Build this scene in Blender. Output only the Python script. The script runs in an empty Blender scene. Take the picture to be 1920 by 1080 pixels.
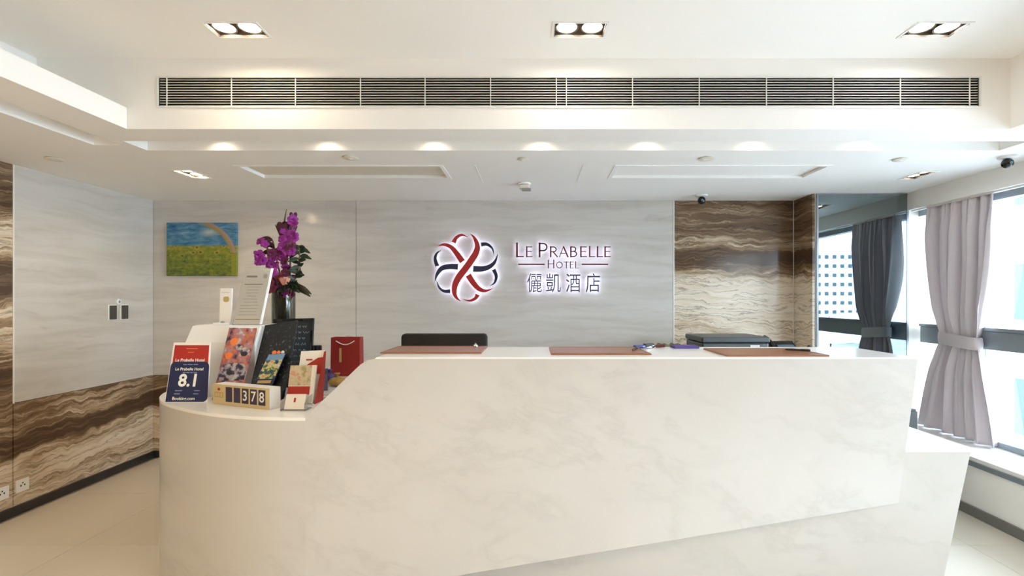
import bpy, bmesh, math, random
from mathutils import Vector, Matrix
random.seed(7)
C = bpy.context.scene.collection
SC = bpy.context.scene

# ------------------------------------------------------------------ camera, sky, lights, exposure
F = 900.0                       # focal length in pixels of the 1920 px wide frame
EYE = 1.55                      # camera height; the camera looks straight along +Y from x = 0, y = 0
cam_d = bpy.data.cameras.new('camera'); cam = bpy.data.objects.new('camera', cam_d); C.objects.link(cam)
cam.location = (0, 0, EYE); cam.rotation_euler = (math.pi / 2, 0, 0)
cam_d.sensor_width = 36; cam_d.lens = 36 * F / 1920
cam_d.shift_x = -40 / 1920; cam_d.shift_y = 20 / 1920
cam_d.clip_start = 0.02; cam_d.clip_end = 600
SC.camera = cam
SC.view_settings.view_transform = 'Standard'; SC.view_settings.look = 'None'
SC.view_settings.gamma = 1; SC.view_settings.use_curve_mapping = False
SC.view_settings.exposure = 0.68
SC.cycles.max_bounces = 14; SC.cycles.diffuse_bounces = 8; SC.cycles.glossy_bounces = 6
SC.cycles.transparent_max_bounces = 16; SC.cycles.use_denoising = True
SC.cycles.caustics_reflective = False; SC.cycles.caustics_refractive = False
SC.cycles.sample_clamp_indirect = 6

world = bpy.data.worlds.new('sky'); SC.world = world; world.use_nodes = True
wb = world.node_tree.nodes['Background']
wb.inputs[0].default_value = (0.78, 0.90, 1.0, 1); wb.inputs[1].default_value = 13.2     # bright overcast sky

def light(name, kind, loc, energy, color, rot=(0, 0, 0), **kw):
    d = bpy.data.lights.new(name, kind); d.energy = energy; d.color = color
    for k, v in kw.items(): setattr(d, k, v)
    o = bpy.data.objects.new(name, d); C.objects.link(o); o.location = loc; o.rotation_euler = rot
    return o
WARM = (1.0, 0.86, 0.66); NEUTRAL = (1.0, 0.95, 0.88); WARM2 = (1.0, 0.78, 0.50)
# daylight portals in the window openings along the right side
for i in range(3):
    y1 = 4.37 - i * 1.76
    p = light('window_portal', 'AREA', (3.63, y1 - 0.88, 1.4), 1, (1, 1, 1), (0, math.pi / 2, 0), shape='RECTANGLE', size=1.95, size_y=1.76)
    p.data.cycles.is_portal = True
W_SLOT = 0.5

# ------------------------------------------------------------------ mesh helpers
ORG = {}                       # world position of every thing / part
def org(o): return ORG.get(o.name, Vector((0, 0, 0))) if o else Vector((0, 0, 0))
class MB:
    def __init__(s): s.v = []; s.f = []
    def add(s, vs, fs):
        n = len(s.v); s.v += [Vector(p) for p in vs]; s.f += [[i + n for i in f] for f in fs]; return s
    def box(s, x0, x1, y0, y1, z0, z1):
        return s.add([(x0,y0,z0),(x1,y0,z0),(x1,y1,z0),(x0,y1,z0),(x0,y0,z1),(x1,y0,z1),(x1,y1,z1),(x0,y1,z1)],
                     [(0,3,2,1),(4,5,6,7),(0,1,5,4),(1,2,6,5),(2,3,7,6),(3,0,4,7)])
    def obox(s, o, u, v, w):      # box spanned by three vectors from corner o
        o, u, v, w = Vector(o), Vector(u), Vector(v), Vector(w)
        p = [o, o+u, o+u+v, o+v, o+w, o+u+w, o+u+v+w, o+v+w]
        return s.add(p, [(0,3,2,1),(4,5,6,7),(0,1,5,4),(1,2,6,5),(2,3,7,6),(3,0,4,7)])
    def prism(s, pts, d):         # polygon (3-D points) extruded by vector d
        d = Vector(d); n = len(pts); a = [Vector(p) for p in pts]
        return s.add(a + [p + d for p in a], [tuple(range(n))[::-1], tuple(range(n, 2*n))] + [(i, (i+1) % n, n+(i+1) % n, n+i) for i in range(n)])
    def xz(s, pts, y0, y1): return s.prism([(x, y0, z) for x, z in pts], (0, y1 - y0, 0))
    def xy(s, pts, z0, z1): return s.prism([(x, y, z0) for x, y in pts], (0, 0, z1 - z0))
    def lathe(s, c, prof, n=24, axis='z', cap=True):
        c = Vector(c); vs = []; fs = []
        for r, h in prof:
            for k in range(n):
                a = 2 * math.pi * k / n; p = Vector((r * math.cos(a), r * math.sin(a), h))
                if axis == 'y': p = Vector((p.x, -p.z, p.y))
                if axis == 'x': p = Vector((p.z, p.x, p.y))
                vs.append(c + p)
        m = len(prof)
        for j in range(m - 1):
            for k in range(n): fs.append((j*n+k, j*n+(k+1) % n, (j+1)*n+(k+1) % n, (j+1)*n+k))
        if cap: fs.append(tuple(range(n))[::-1]); fs.append(tuple(range((m-1)*n, m*n)))
        return s.add(vs, fs)
    def ball(s, c, r, n=14, sc=(1, 1, 1)):
        prof = [(max(1e-4, r*math.sin(math.pi*j/8)), -r*math.cos(math.pi*j/8)) for j in range(9)]
        k = len(s.v); s.lathe((0, 0, 0), prof, n)
        for i in range(k, len(s.v)):
            p = s.v[i]; s.v[i] = Vector((c[0]+p.x*sc[0], c[1]+p.y*sc[1], c[2]+p.z*sc[2]))
        return s
    def tube(s, pts, r, n=8):
        pts = [Vector(p) for p in pts]; rr = r if isinstance(r, (list, tuple)) else [r] * len(pts)
        vs = []; fs = []
        for i, p in enumerate(pts):
            t = (pts[min(i+1, len(pts)-1)] - pts[max(i-1, 0)]).normalized()
            a = t.orthogonal().normalized() if i == 0 else (a - t * a.dot(t)).normalized()
            b = t.cross(a)
            for k in range(n):
                q = 2 * math.pi * k / n; vs.append(p + (a * math.cos(q) + b * math.sin(q)) * rr[i])
        for j in range(len(pts) - 1):
            for k in range(n): fs.append((j*n+k, j*n+(k+1) % n, (j+1)*n+(k+1) % n, (j+1)*n+k))
        fs.append(tuple(range(n))[::-1]); fs.append(tuple(range((len(pts)-1)*n, len(pts)*n)))
        return s.add(vs, fs)
    def slab(s, x0, x1, y0, y1, z0, z1, holes=()):   # slab with rectangular holes
        xs = sorted({x0, x1, *[h[0] for h in holes], *[h[1] for h in holes]}); ys = sorted({y0, y1, *[h[2] for h in holes], *[h[3] for h in holes]})
        xs = [x for x in xs if x0 <= x <= x1]; ys = [y for y in ys if y0 <= y <= y1]
        cell = {}
        for i in range(len(xs)-1):
            for j in range(len(ys)-1):
                cx, cy = (xs[i]+xs[i+1])/2, (ys[j]+ys[j+1])/2
                if not any(h[0] < cx < h[1] and h[2] < cy < h[3] for h in holes): cell[i, j] = 1
        for (i, j) in cell:
            a, b, c, d = xs[i], xs[i+1], ys[j], ys[j+1]
            p = [(a,c,z0),(b,c,z0),(b,d,z0),(a,d,z0),(a,c,z1),(b,c,z1),(b,d,z1),(a,d,z1)]
            fs = [(0,3,2,1),(4,5,6,7)]
            if (i, j-1) not in cell: fs.append((0,1,5,4))
            if (i+1, j) not in cell: fs.append((1,2,6,5))
            if (i, j+1) not in cell: fs.append((2,3,7,6))
            if (i-1, j) not in cell: fs.append((3,0,4,7))
            s.add(p, fs)
        return s
    def build(s, name, mat, parent=None, smooth=False, bevel=0, at=None):
        me = bpy.data.meshes.new(name)
        if at is not None: o0 = Vector(at)
        elif parent: o0 = org(parent)
        else:
            xs = [p.x for p in s.v]; ys = [p.y for p in s.v]
            o0 = Vector(((min(xs)+max(xs))/2, (min(ys)+max(ys))/2, min(p.z for p in s.v)))
        me.from_pydata([p - o0 for p in s.v], [], s.f)
        bm = bmesh.new(); bm.from_mesh(me); bmesh.ops.remove_doubles(bm, verts=bm.verts, dist=1e-5)
        bmesh.ops.recalc_face_normals(bm, faces=bm.faces)
        if bevel: bmesh.ops.bevel(bm, geom=[e for e in bm.edges if len(e.link_faces) == 2 and e.calc_face_angle(0) > 0.6], offset=bevel, segments=2, profile=0.5, affect='EDGES')
        bm.to_mesh(me); bm.free()
        if smooth:
            for p in me.polygons: p.use_smooth = True
            if hasattr(me, 'set_sharp_from_angle'): me.set_sharp_from_angle(angle=0.7)
        me.materials.append(mat)
        o = bpy.data.objects.new(name, me); C.objects.link(o)
        if parent: o.parent = parent; o.location = o0 - org(parent)
        else: o.location = o0
        ORG[o.name] = o0
        return o
def thing(name, label, cat, loc, group=None):
    o = bpy.data.objects.new(name, None); C.objects.link(o); o.location = loc; o.empty_display_size = 0.1
    ORG[o.name] = Vector(loc); return tag(o, label, cat, group)
def tag(o, label, cat, group=None):
    o['label'] = label; o['category'] = cat
    if group: o['group'] = group
    return o
def struct(o): o['kind'] = 'structure'; return o
def dup(root, loc, label):
    def cp(o, par):
        c = o.copy(); C.objects.link(c)
        if par: c.parent = par
        for ch in list(o.children): cp(ch, c)
        return c
    r = cp(root, None); r.location = loc; r['label'] = label; ORG[r.name] = Vector(loc); return r
def text_mb(txt, size, at, u, v, n, thick=0.0, align='CENTER', bold=0.0):
    """lettering laid on a plane: at = centre, u / v = unit axes, n = outward normal"""
    cu = bpy.data.curves.new('lettering', 'FONT'); cu.body = txt; cu.size = size; cu.align_x = align; cu.align_y = 'CENTER'; cu.resolution_u = 3; cu.offset = bold
    if thick: cu.extrude = thick / 2
    o = bpy.data.objects.new('lettering', cu); C.objects.link(o)
    dg = bpy.context.evaluated_depsgraph_get(); me = bpy.data.meshes.new_from_object(o.evaluated_get(dg))
    at, u, v, n = Vector(at), Vector(u), Vector(v), Vector(n)
    m = MB(); m.add([at + u*p.co.x + v*p.co.y + n*p.co.z for p in me.vertices], [tuple(p.vertices) for p in me.polygons])
    bpy.data.objects.remove(o); bpy.data.curves.remove(cu); bpy.data.meshes.remove(me)
    return m

# ------------------------------------------------------------------ materials
class NT:
    def __init__(s, name):
        s.m = bpy.data.materials.new(name); s.m.use_nodes = True; s.t = s.m.node_tree; s.b = s.t.nodes['Principled BSDF']
    def n(s, typ, **kw):
        d = s.t.nodes.new(typ)
        for k, v in kw.items(): setattr(d, k, v)
        return d
    def l(s, a, b): s.t.links.new(a, b)
    def val(s, sock, x):
        if isinstance(x, (int, float)): sock.default_value = x
        elif isinstance(x, tuple): sock.default_value = x if len(x) != 3 or sock.type == 'VECTOR' else (*x, 1)
        else: s.l(x, sock)
    def math(s, op, a, b=0.0, c=None, clamp=False):
        d = s.n('ShaderNodeMath', operation=op, use_clamp=clamp); s.val(d.inputs[0], a); s.val(d.inputs[1], b)
        if c is not None: s.val(d.inputs[2], c)
        return d.outputs[0]
    def mix(s, f, a, b, mode='MIX'):
        d = s.n('ShaderNodeMix', data_type='RGBA', blend_type=mode); s.val(d.inputs[0], f); s.val(d.inputs[6], a); s.val(d.inputs[7], b); return d.outputs[2]
    def pos(s): return s.n('ShaderNodeNewGeometry').outputs['Position']
    def gen(s): return s.n('ShaderNodeTexCoord').outputs['Generated']
    def sep(s, v): d = s.n('ShaderNodeSeparateXYZ'); s.l(v, d.inputs[0]); return d.outputs
    def comb(s, x, y, z):
        d = s.n('ShaderNodeCombineXYZ')
        for i, q in enumerate((x, y, z)): s.val(d.inputs[i], q)
        return d.outputs[0]
    def map(s, v, sc=(1, 1, 1), loc=(0, 0, 0), rot=(0, 0, 0)):
        d = s.n('ShaderNodeMapping'); s.l(v, d.inputs[0]); d.inputs['Scale'].default_value = sc; d.inputs['Location'].default_value = loc; d.inputs['Rotation'].default_value = rot; return d.outputs[0]
    def noise(s, v, scale, detail=4, rough=0.55, dist=0.0):
        d = s.n('ShaderNodeTexNoise'); s.l(v, d.inputs['Vector']); d.inputs['Scale'].default_value = scale; d.inputs['Detail'].default_value = detail
        d.inputs['Roughness'].default_value = rough; d.inputs['Distortion'].default_value = dist; return d.outputs[0]
    def vor(s, v, scale, out='Distance', feature='F1'):
        d = s.n('ShaderNodeTexVoronoi', feature=feature); s.l(v, d.inputs['Vector']); d.inputs['Scale'].default_value = scale; return d.outputs[out]
    def ramp(s, f, stops, interp='LINEAR'):
        d = s.n('ShaderNodeValToRGB'); s.val(d.inputs[0], f); e = d.color_ramp; e.interpolation = interp
        while len(e.elements) < len(stops): e.elements.new(0.5)
        for i, (p, c) in enumerate(stops):
            e.elements[i].position = p; c = c if isinstance(c, tuple) else (c, c, c); e.elements[i].color = (*c, 1)
        return d.outputs[0]
    def bump(s, h, strength=0.2, dist=0.01):
        d = s.n('ShaderNodeBump'); d.inputs['Strength'].default_value = strength; d.inputs['Distance'].default_value = dist; s.l(h, d.inputs['Height']); s.l(d.outputs[0], s.b.inputs['Normal'])
    def fin(s, col=None, rough=0.5, metal=0.0, spec=None, coat=None):
        if col is not None: s.val(s.b.inputs['Base Color'], col)
        s.val(s.b.inputs['Roughness'], rough); s.b.inputs['Metallic'].default_value = metal
        if spec is not None: s.b.inputs['Specular IOR Level'].default_value = spec
        if coat: s.b.inputs['Coat Weight'].default_value = coat; s.b.inputs['Coat Roughness'].default_value = 0.05
        return s.m
def flat(name, col, rough=0.5, metal=0.0, var=0.06, sc=8, spec=None, bump=0.0):
    """plain material with a little procedural unevenness"""
    t = NT(name); p = t.pos(); f = t.noise(p, sc, 3)
    c = t.mix(t.math('MULTIPLY', f, 1.0), tuple(x * (1 - var) for x in col), tuple(min(1, x * (1 + var)) for x in col))
    if bump: t.bump(t.noise(p, sc * 12, 2), bump, 0.003)
    return t.fin(c, rough, metal, spec)
def emit(name, col, st):
    t = NT(name); t.fin((0.02, 0.02, 0.02), 0.5); t.b.inputs['Emission Color'].default_value = (*col, 1); t.b.inputs['Emission Strength'].default_value = st; return t.m
def glassy(name, tint=(1, 1, 1), refl=0.08, rough=0.0):
    t = NT(name); tr = t.n('ShaderNodeBsdfTransparent'); tr.inputs[0].default_value = (*tint, 1)
    gl = t.n('ShaderNodeBsdfGlossy'); gl.inputs['Roughness'].default_value = rough
    fr = t.n('ShaderNodeLayerWeight'); fr.inputs[0].default_value = 0.25
    k = t.math('MULTIPLY_ADD', fr.outputs['Fresnel'], 0.6, refl * 0.3, True)
    mx = t.n('ShaderNodeMixShader'); t.l(k, mx.inputs[0]); t.l(tr.outputs[0], mx.inputs[1]); t.l(gl.outputs[0], mx.inputs[2])
    t.l(mx.outputs[0], t.t.nodes['Material Output'].inputs[0]); return t.m

def wall_marble():
    t = NT('wall_marble'); x, y, z = t.sep(t.pos())
    u = t.math('ADD', x, y); v = t.comb(u, 0.0, z)
    w = t.noise(t.map(v, (0.5, 1, 0.9)), 1.6, 3)
    zz = t.math('ADD', z, t.math('MULTIPLY', w, 0.25)); vv = t.comb(u, 0.0, zz)
    a = t.noise(t.map(vv, (0.55, 1, 5.5)), 1.7, 7, 0.62, 0.35)
    b = t.noise(t.map(vv, (1.6, 1, 8.0), (3.1, 0, 1.7)), 1.5, 6, 0.7, 0.8)
    cloud = t.ramp(a, [(0.30, (0.50, 0.47, 0.43)), (0.52, (0.595, 0.568, 0.53)), (0.75, (0.66, 0.637, 0.603))])
    vein = t.ramp(b, [(0.60, 0.0), (0.72, 1.0)])
    c = t.mix(t.math('MULTIPLY', vein, 0.42), cloud, (0.36, 0.335, 0.30))
    return t.fin(c, 0.16, spec=0.45)
def counter_marble():
    t = NT('counter_marble'); x, y, z = t.sep(t.pos())
    v = t.comb(t.math('ADD', x, t.math('MULTIPLY', y, 0.6)), 0.0, z)
    v = t.map(v, (1, 1, 1), rot=(0, math.radians(-18), 0))
    w = t.n('ShaderNodeTexNoise'); t.l(v, w.inputs['Vector']); w.inputs['Scale'].default_value = 1.3; w.inputs['Detail'].default_value = 5
    off = t.n('ShaderNodeVectorMath', operation='MULTIPLY_ADD'); t.l(w.outputs['Color'], off.inputs[0]); off.inputs[1].default_value = (0.5, 0.5, 0.5); t.l(v, off.inputs[2])
    n1 = t.noise(t.map(off.outputs[0], (0.75, 1, 1.9)), 1.5, 8, 0.62)
    ridge = t.math('ABSOLUTE', t.math('SUBTRACT', n1, 0.5))
    vein = t.ramp(ridge, [(0.0, 1.0), (0.012, 0.6), (0.05, 0.0)])
    mask = t.ramp(t.noise(t.map(v, (0.8, 1, 1.1), (5, 0, 2)), 1.6, 4), [(0.38, 0.0), (0.56, 1.0)])
    n2 = t.noise(t.map(off.outputs[0], (1.4, 1, 3.2), (2, 0, 7)), 3.2, 8, 0.7)
    fleck = t.ramp(n2, [(0.60, 0.0), (0.70, 1.0)])
    base = t.ramp(t.noise(v, 0.9, 4), [(0.3, (0.545, 0.53, 0.505)), (0.7, (0.60, 0.592, 0.575))])
    c = t.mix(t.math('MULTIPLY', t.math('MULTIPLY', vein, mask), 0.17), base, (0.27, 0.265, 0.235))
    c = t.mix(t.math('MULTIPLY', t.math('MULTIPLY', fleck, mask), 0.17), c, (0.32, 0.315, 0.27))
    return t.fin(c, 0.22, spec=0.4)
def travertine(name, bands, slope=0.0, wob=0.22):
    """banded onyx-like stone; bands = (height, darkness) stops over 0..2.6 m"""
    t = NT(name); x, y, z = t.sep(t.pos()); u = t.math('ADD', x, y)
    v = t.comb(u, 0.0, z)
    w1 = t.noise(t.map(v, (0.9, 1, 1.2)), 1.5, 5, 0.55)
    w2 = t.noise(t.map(v, (3.5, 1, 4)), 1.6, 4)
    zz = t.math('ADD', z, t.math('MULTIPLY', t.math('SUBTRACT', w1, 0.5), wob))
    zz = t.math('ADD', zz, t.math('MULTIPLY', t.math('SUBTRACT', w2, 0.5), 0.11))
    zz = t.math('ADD', zz, t.math('MULTIPLY', u, slope))
    bias = t.ramp(t.math('DIVIDE', zz, 2.6), [(h / 2.6, d) for h, d in bands])
    q = t.comb(u, 0.0, zz)
    f1 = t.noise(t.map(q, (0.8, 1, 15)), 1.5, 7, 0.66, 0.9)
    f2 = t.noise(t.map(q, (2.2, 1, 46)), 1.5, 6, 0.7, 0.6)
    s = t.math('ADD', t.math('MULTIPLY', f1, 0.75), t.math('MULTIPLY', f2, 0.45))
    s = t.math('ADD', s, t.math('MULTIPLY', t.math('SUBTRACT', bias, 0.5), 0.55))
    c = t.ramp(s, [(0.34, (0.78, 0.70, 0.59)), (0.50, (0.69, 0.585, 0.45)), (0.60, (0.47, 0.355, 0.235)), (0.70, (0.22, 0.142, 0.084)), (0.85, (0.09, 0.053, 0.033))])
    ln = t.math('ABSOLUTE', t.math('SUBTRACT', t.noise(t.map(q, (0.45, 1, 7), (1, 0, 3)), 1.6, 6, 0.6), 0.5))
    c = t.mix(t.math('MULTIPLY', t.ramp(ln, [(0.0, 1.0), (0.018, 0.0)]), 0.62), c, (0.10, 0.065, 0.045))
    return t.fin(c, 0.14, spec=0.28)

M = {}
M['ceiling'] = flat('ceiling_paint', (0.90, 0.89, 0.865), 0.7, var=0.015, sc=2)
M['paint'] = flat('wall_paint', (0.88, 0.87, 0.83), 0.6, var=0.02, sc=2)
M['wall_marble'] = wall_marble(); M['counter'] = counter_marble()
M['trav_right'] = travertine('banded_travertine_right', [(0.0, 0.5), (1.0, 0.62), (1.16, 0.55), (1.24, 0.22), (1.55, 0.34), (1.75, 0.18), (2.02, 0.22), (2.08, 0.62), (2.20, 0.95), (2.28, 0.98), (2.34, 0.62), (2.42, 0.60), (2.50, 0.75)], 0.045)
M['trav_left'] = travertine('banded_travertine_left', [(0.0, 0.45), (0.30, 0.34), (0.42, 0.50), (0.47, 0.98), (0.55, 0.98), (0.60, 0.62), (0.74, 0.70), (0.88, 0.72), (1.05, 0.92), (1.18, 0.50), (1.45, 0.40), (1.60, 0.95), (1.80, 0.9), (1.9, 0.35), (2.12, 0.4), (2.22, 0.95), (2.35, 0.75)], -0.06)
M['dark_base'] = flat('dark_stone_base', (0.030, 0.026, 0.024), 0.3)
M['grey_base'] = flat('grey_base', (0.17, 0.165, 0.15), 0.4)
M['quartz'] = flat('white_quartz', (0.88, 0.87, 0.85), 0.18, var=0.02, sc=4)
M['white'] = flat('white_plastic', (0.84, 0.835, 0.82), 0.45, var=0.02)
M['cream'] = flat('cream_plastic', (0.72, 0.68, 0.58), 0.5)
M['rocker'] = flat('dark_rocker', (0.06, 0.052, 0.045), 0.4)
M['black'] = flat('black_plastic', (0.012, 0.012, 0.013), 0.35)
M['gloss_black'] = flat('glossy_black', (0.006, 0.006, 0.007), 0.08)
M['grille_dark'] = flat('grille_interior', (0.035, 0.034, 0.030), 0.8)
M['grille'] = flat('grille_aluminium', (0.80, 0.79, 0.75), 0.5, 0.0, var=0.02)
M['lamp_dark'] = flat('lamp_recess', (0.13, 0.11, 0.085), 0.5)
M['chrome'] = flat('chrome', (0.8, 0.8, 0.8), 0.12, 1.0, var=0.02)
M['frame'] = flat('window_frame_metal', (0.27, 0.31, 0.34), 0.35, 0.3)
M['lens'] = [emit('lamp_lens', (1.0, 0.84, 0.62), 48), emit('lamp_lens_centre', (1.0, 0.90, 0.76), 38), emit('lamp_lens_right', (1.0, 0.96, 0.92), 32)]
M['lens_fill'] = [emit('fill_lens_left', (1.0, 0.71, 0.37), 640), emit('fill_lens_middle', (1.0, 0.82, 0.58), 110), emit('fill_lens_right', (1.0, 0.92, 0.80), 40)]  # lenses of the added fill lamps, strongest and warmest at left
M['lens_small'] = emit('spot_lens', (1.0, 0.76, 0.46), 150); M['lens_cool'] = emit('spot_lens_dim', (1.0, 0.94, 0.86), 14)
M['halo'] = emit('sign_led', (0.74, 0.76, 1.0), 4.2)
M['sign_red'] = flat('sign_red', (0.42, 0.020, 0.022), 0.35)
M['sign_navy'] = flat('sign_navy', (0.018, 0.022, 0.060), 0.35)
M['letter_red'] = flat('letter_plum', (0.16, 0.022, 0.040), 0.4)
M['letter_navy'] = flat('letter_slate', (0.055, 0.055, 0.12), 0.4)
M['glass'] = glassy('window_glass', (0.97, 0.99, 1.0), 0.05)
M['acrylic'] = glassy('clear_acrylic', (0.985, 0.99, 0.99), 0.12, 0.02)
M['red_card'] = flat('red_card', (0.42, 0.018, 0.011), 0.5)
M['red_bag'] = flat('red_paper', (0.27, 0.018, 0.016), 0.45)
M['navy'] = flat('navy_print', (0.008, 0.014, 0.070), 0.4)
M['ink_white'] = flat('white_ink', (0.86, 0.86, 0.80), 0.5, var=0.01)
M['ink_pale'] = flat('pale_blue_ink', (0.22, 0.26, 0.42), 0.5, var=0.01)
M['ink_grey'] = flat('grey_ink', (0.30, 0.29, 0.27), 0.6, var=0.01)
M['ink_soft'] = flat('soft_grey_ink', (0.56, 0.53, 0.47), 0.6, var=0.01)
M['gold'] = flat('gold_print', (0.50, 0.36, 0.13), 0.4)
M['gold_panel'] = flat('champagne_gold_panel', (0.60, 0.48, 0.25), 0.35)
M['plum'] = flat('plum_black', (0.028, 0.014, 0.045), 0.35)
M['paper'] = flat('paper', (0.84, 0.82, 0.77), 0.55, var=0.015)
M['rope'] = flat('white_rope', (0.75, 0.68, 0.64), 0.8)
M['chalk'] = flat('chalk', (0.30, 0.34, 0.37), 0.9)
M['slate'] = flat('chalkboard', (0.014, 0.019, 0.023), 0.45)
M['purple'] = flat('purple_cloth', (0.09, 0.055, 0.22), 0.7, bump=0.2)
M['mustard'] = flat('mustard_cloth', (0.42, 0.26, 0.06), 0.8, bump=0.2)
M['grey_paper'] = flat('grey_paper', (0.55, 0.53, 0.53), 0.7)
M['orange'] = flat('orange_print', (0.85, 0.22, 0.05), 0.5)
M['printer'] = flat('printer_charcoal', (0.050, 0.058, 0.062), 0.4)
M['printer_glass'] = flat('printer_panel', (0.10, 0.15, 0.18), 0.12)
M['olive'] = flat('olive_cloth', (0.17, 0.15, 0.07), 0.8)
M['fill_cut_brown'] = flat('light_absorbing_brown', (0.30, 0.22, 0.15), 0.5)  # dark tone given to unseen walls to cut fill on the counter
M['wood_desk'] = flat('back_cabinet_laminate', (0.62, 0.56, 0.46), 0.45)
M['petal_magenta'] = flat('magenta_petal', (0.27, 0.020, 0.25), 0.6, var=0.35, sc=40)
M['petal_plum'] = flat('plum_petal', (0.11, 0.006, 0.052), 0.6, var=0.35, sc=40)
M['petal_red'] = flat('crimson_petal', (0.15, 0.008, 0.022), 0.6, var=0.3, sc=40)
M['petal_dark'] = flat('dark_burgundy_petal', (0.060, 0.008, 0.018), 0.6, var=0.3, sc=40)
M['petal_peach'] = flat('peach_petal', (0.62, 0.27, 0.20), 0.6, var=0.2, sc=40)
M['leaf'] = flat('dark_leaf', (0.014, 0.034, 0.016), 0.5, var=0.4, sc=30)
M['leaf_brown'] = flat('brown_leaf', (0.050, 0.038, 0.022), 0.55, var=0.3, sc=30)
M['twig'] = flat('twig_bark', (0.16, 0.11, 0.055), 0.8)
M['stems'] = flat('stem_water', (0.030, 0.020, 0.012), 0.6, var=0.4, sc=30)
M['vase_glass'] = glassy('vase_glass', (0.62, 0.64, 0.58), 0.10, 0.05)

def leather(name, col, rough=0.30, spec=0.5):
    t = NT(name); p = t.pos(); t.bump(t.vor(p, 420), 0.25, 0.001)
    return t.fin(t.mix(t.noise(p, 14, 4), tuple(x * 0.8 for x in col), tuple(x * 1.2 for x in col)), rough, spec=spec)
M['mat_leather'] = leather('tan_leather', (0.30, 0.125, 0.060)); M['chair_leather'] = leather('black_leather', (0.014, 0.010, 0.009), 0.5, 0.25)
def floor_tile():
    t = NT('polished_cream_tile'); p = t.pos(); info = t.n('ShaderNodeObjectInfo')
    f = t.math('ADD', t.math('MULTIPLY', t.noise(p, 1.4, 5), 0.6), t.math('MULTIPLY', info.outputs['Random'], 0.35))
    return t.fin(t.ramp(f, [(0.2, (0.70, 0.64, 0.54)), (0.8, (0.77, 0.72, 0.63))]), 0.14, spec=0.5)
M['tile'] = floor_tile(); M['grout'] = flat('tile_joint', (0.40, 0.34, 0.26), 0.8)
def satin():
    t = NT('lilac_grey_satin'); p = t.pos(); c = t.mix(t.noise(t.map(p, (6, 6, 90)), 3, 3), (0.66, 0.61, 0.64), (0.76, 0.71, 0.74))
    t.b.inputs['Sheen Weight'].default_value = 0.25; t.fin(c, 0.5)
    tr = t.n('ShaderNodeBsdfTranslucent'); tr.inputs[0].default_value = (0.62, 0.56, 0.60, 1)
    mx = t.n('ShaderNodeMixShader'); mx.inputs[0].default_value = 0.14; t.l(t.b.outputs[0], mx.inputs[1]); t.l(tr.outputs[0], mx.inputs[2])
    t.l(mx.outputs[0], t.t.nodes['Material Output'].inputs[0]); return t.m
M['satin'] = satin()
def mirror():
    t = NT('tinted_mirror'); return t.fin((0.25, 0.30, 0.32), 0.0, 1.0)
M['mirror'] = mirror()
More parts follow.
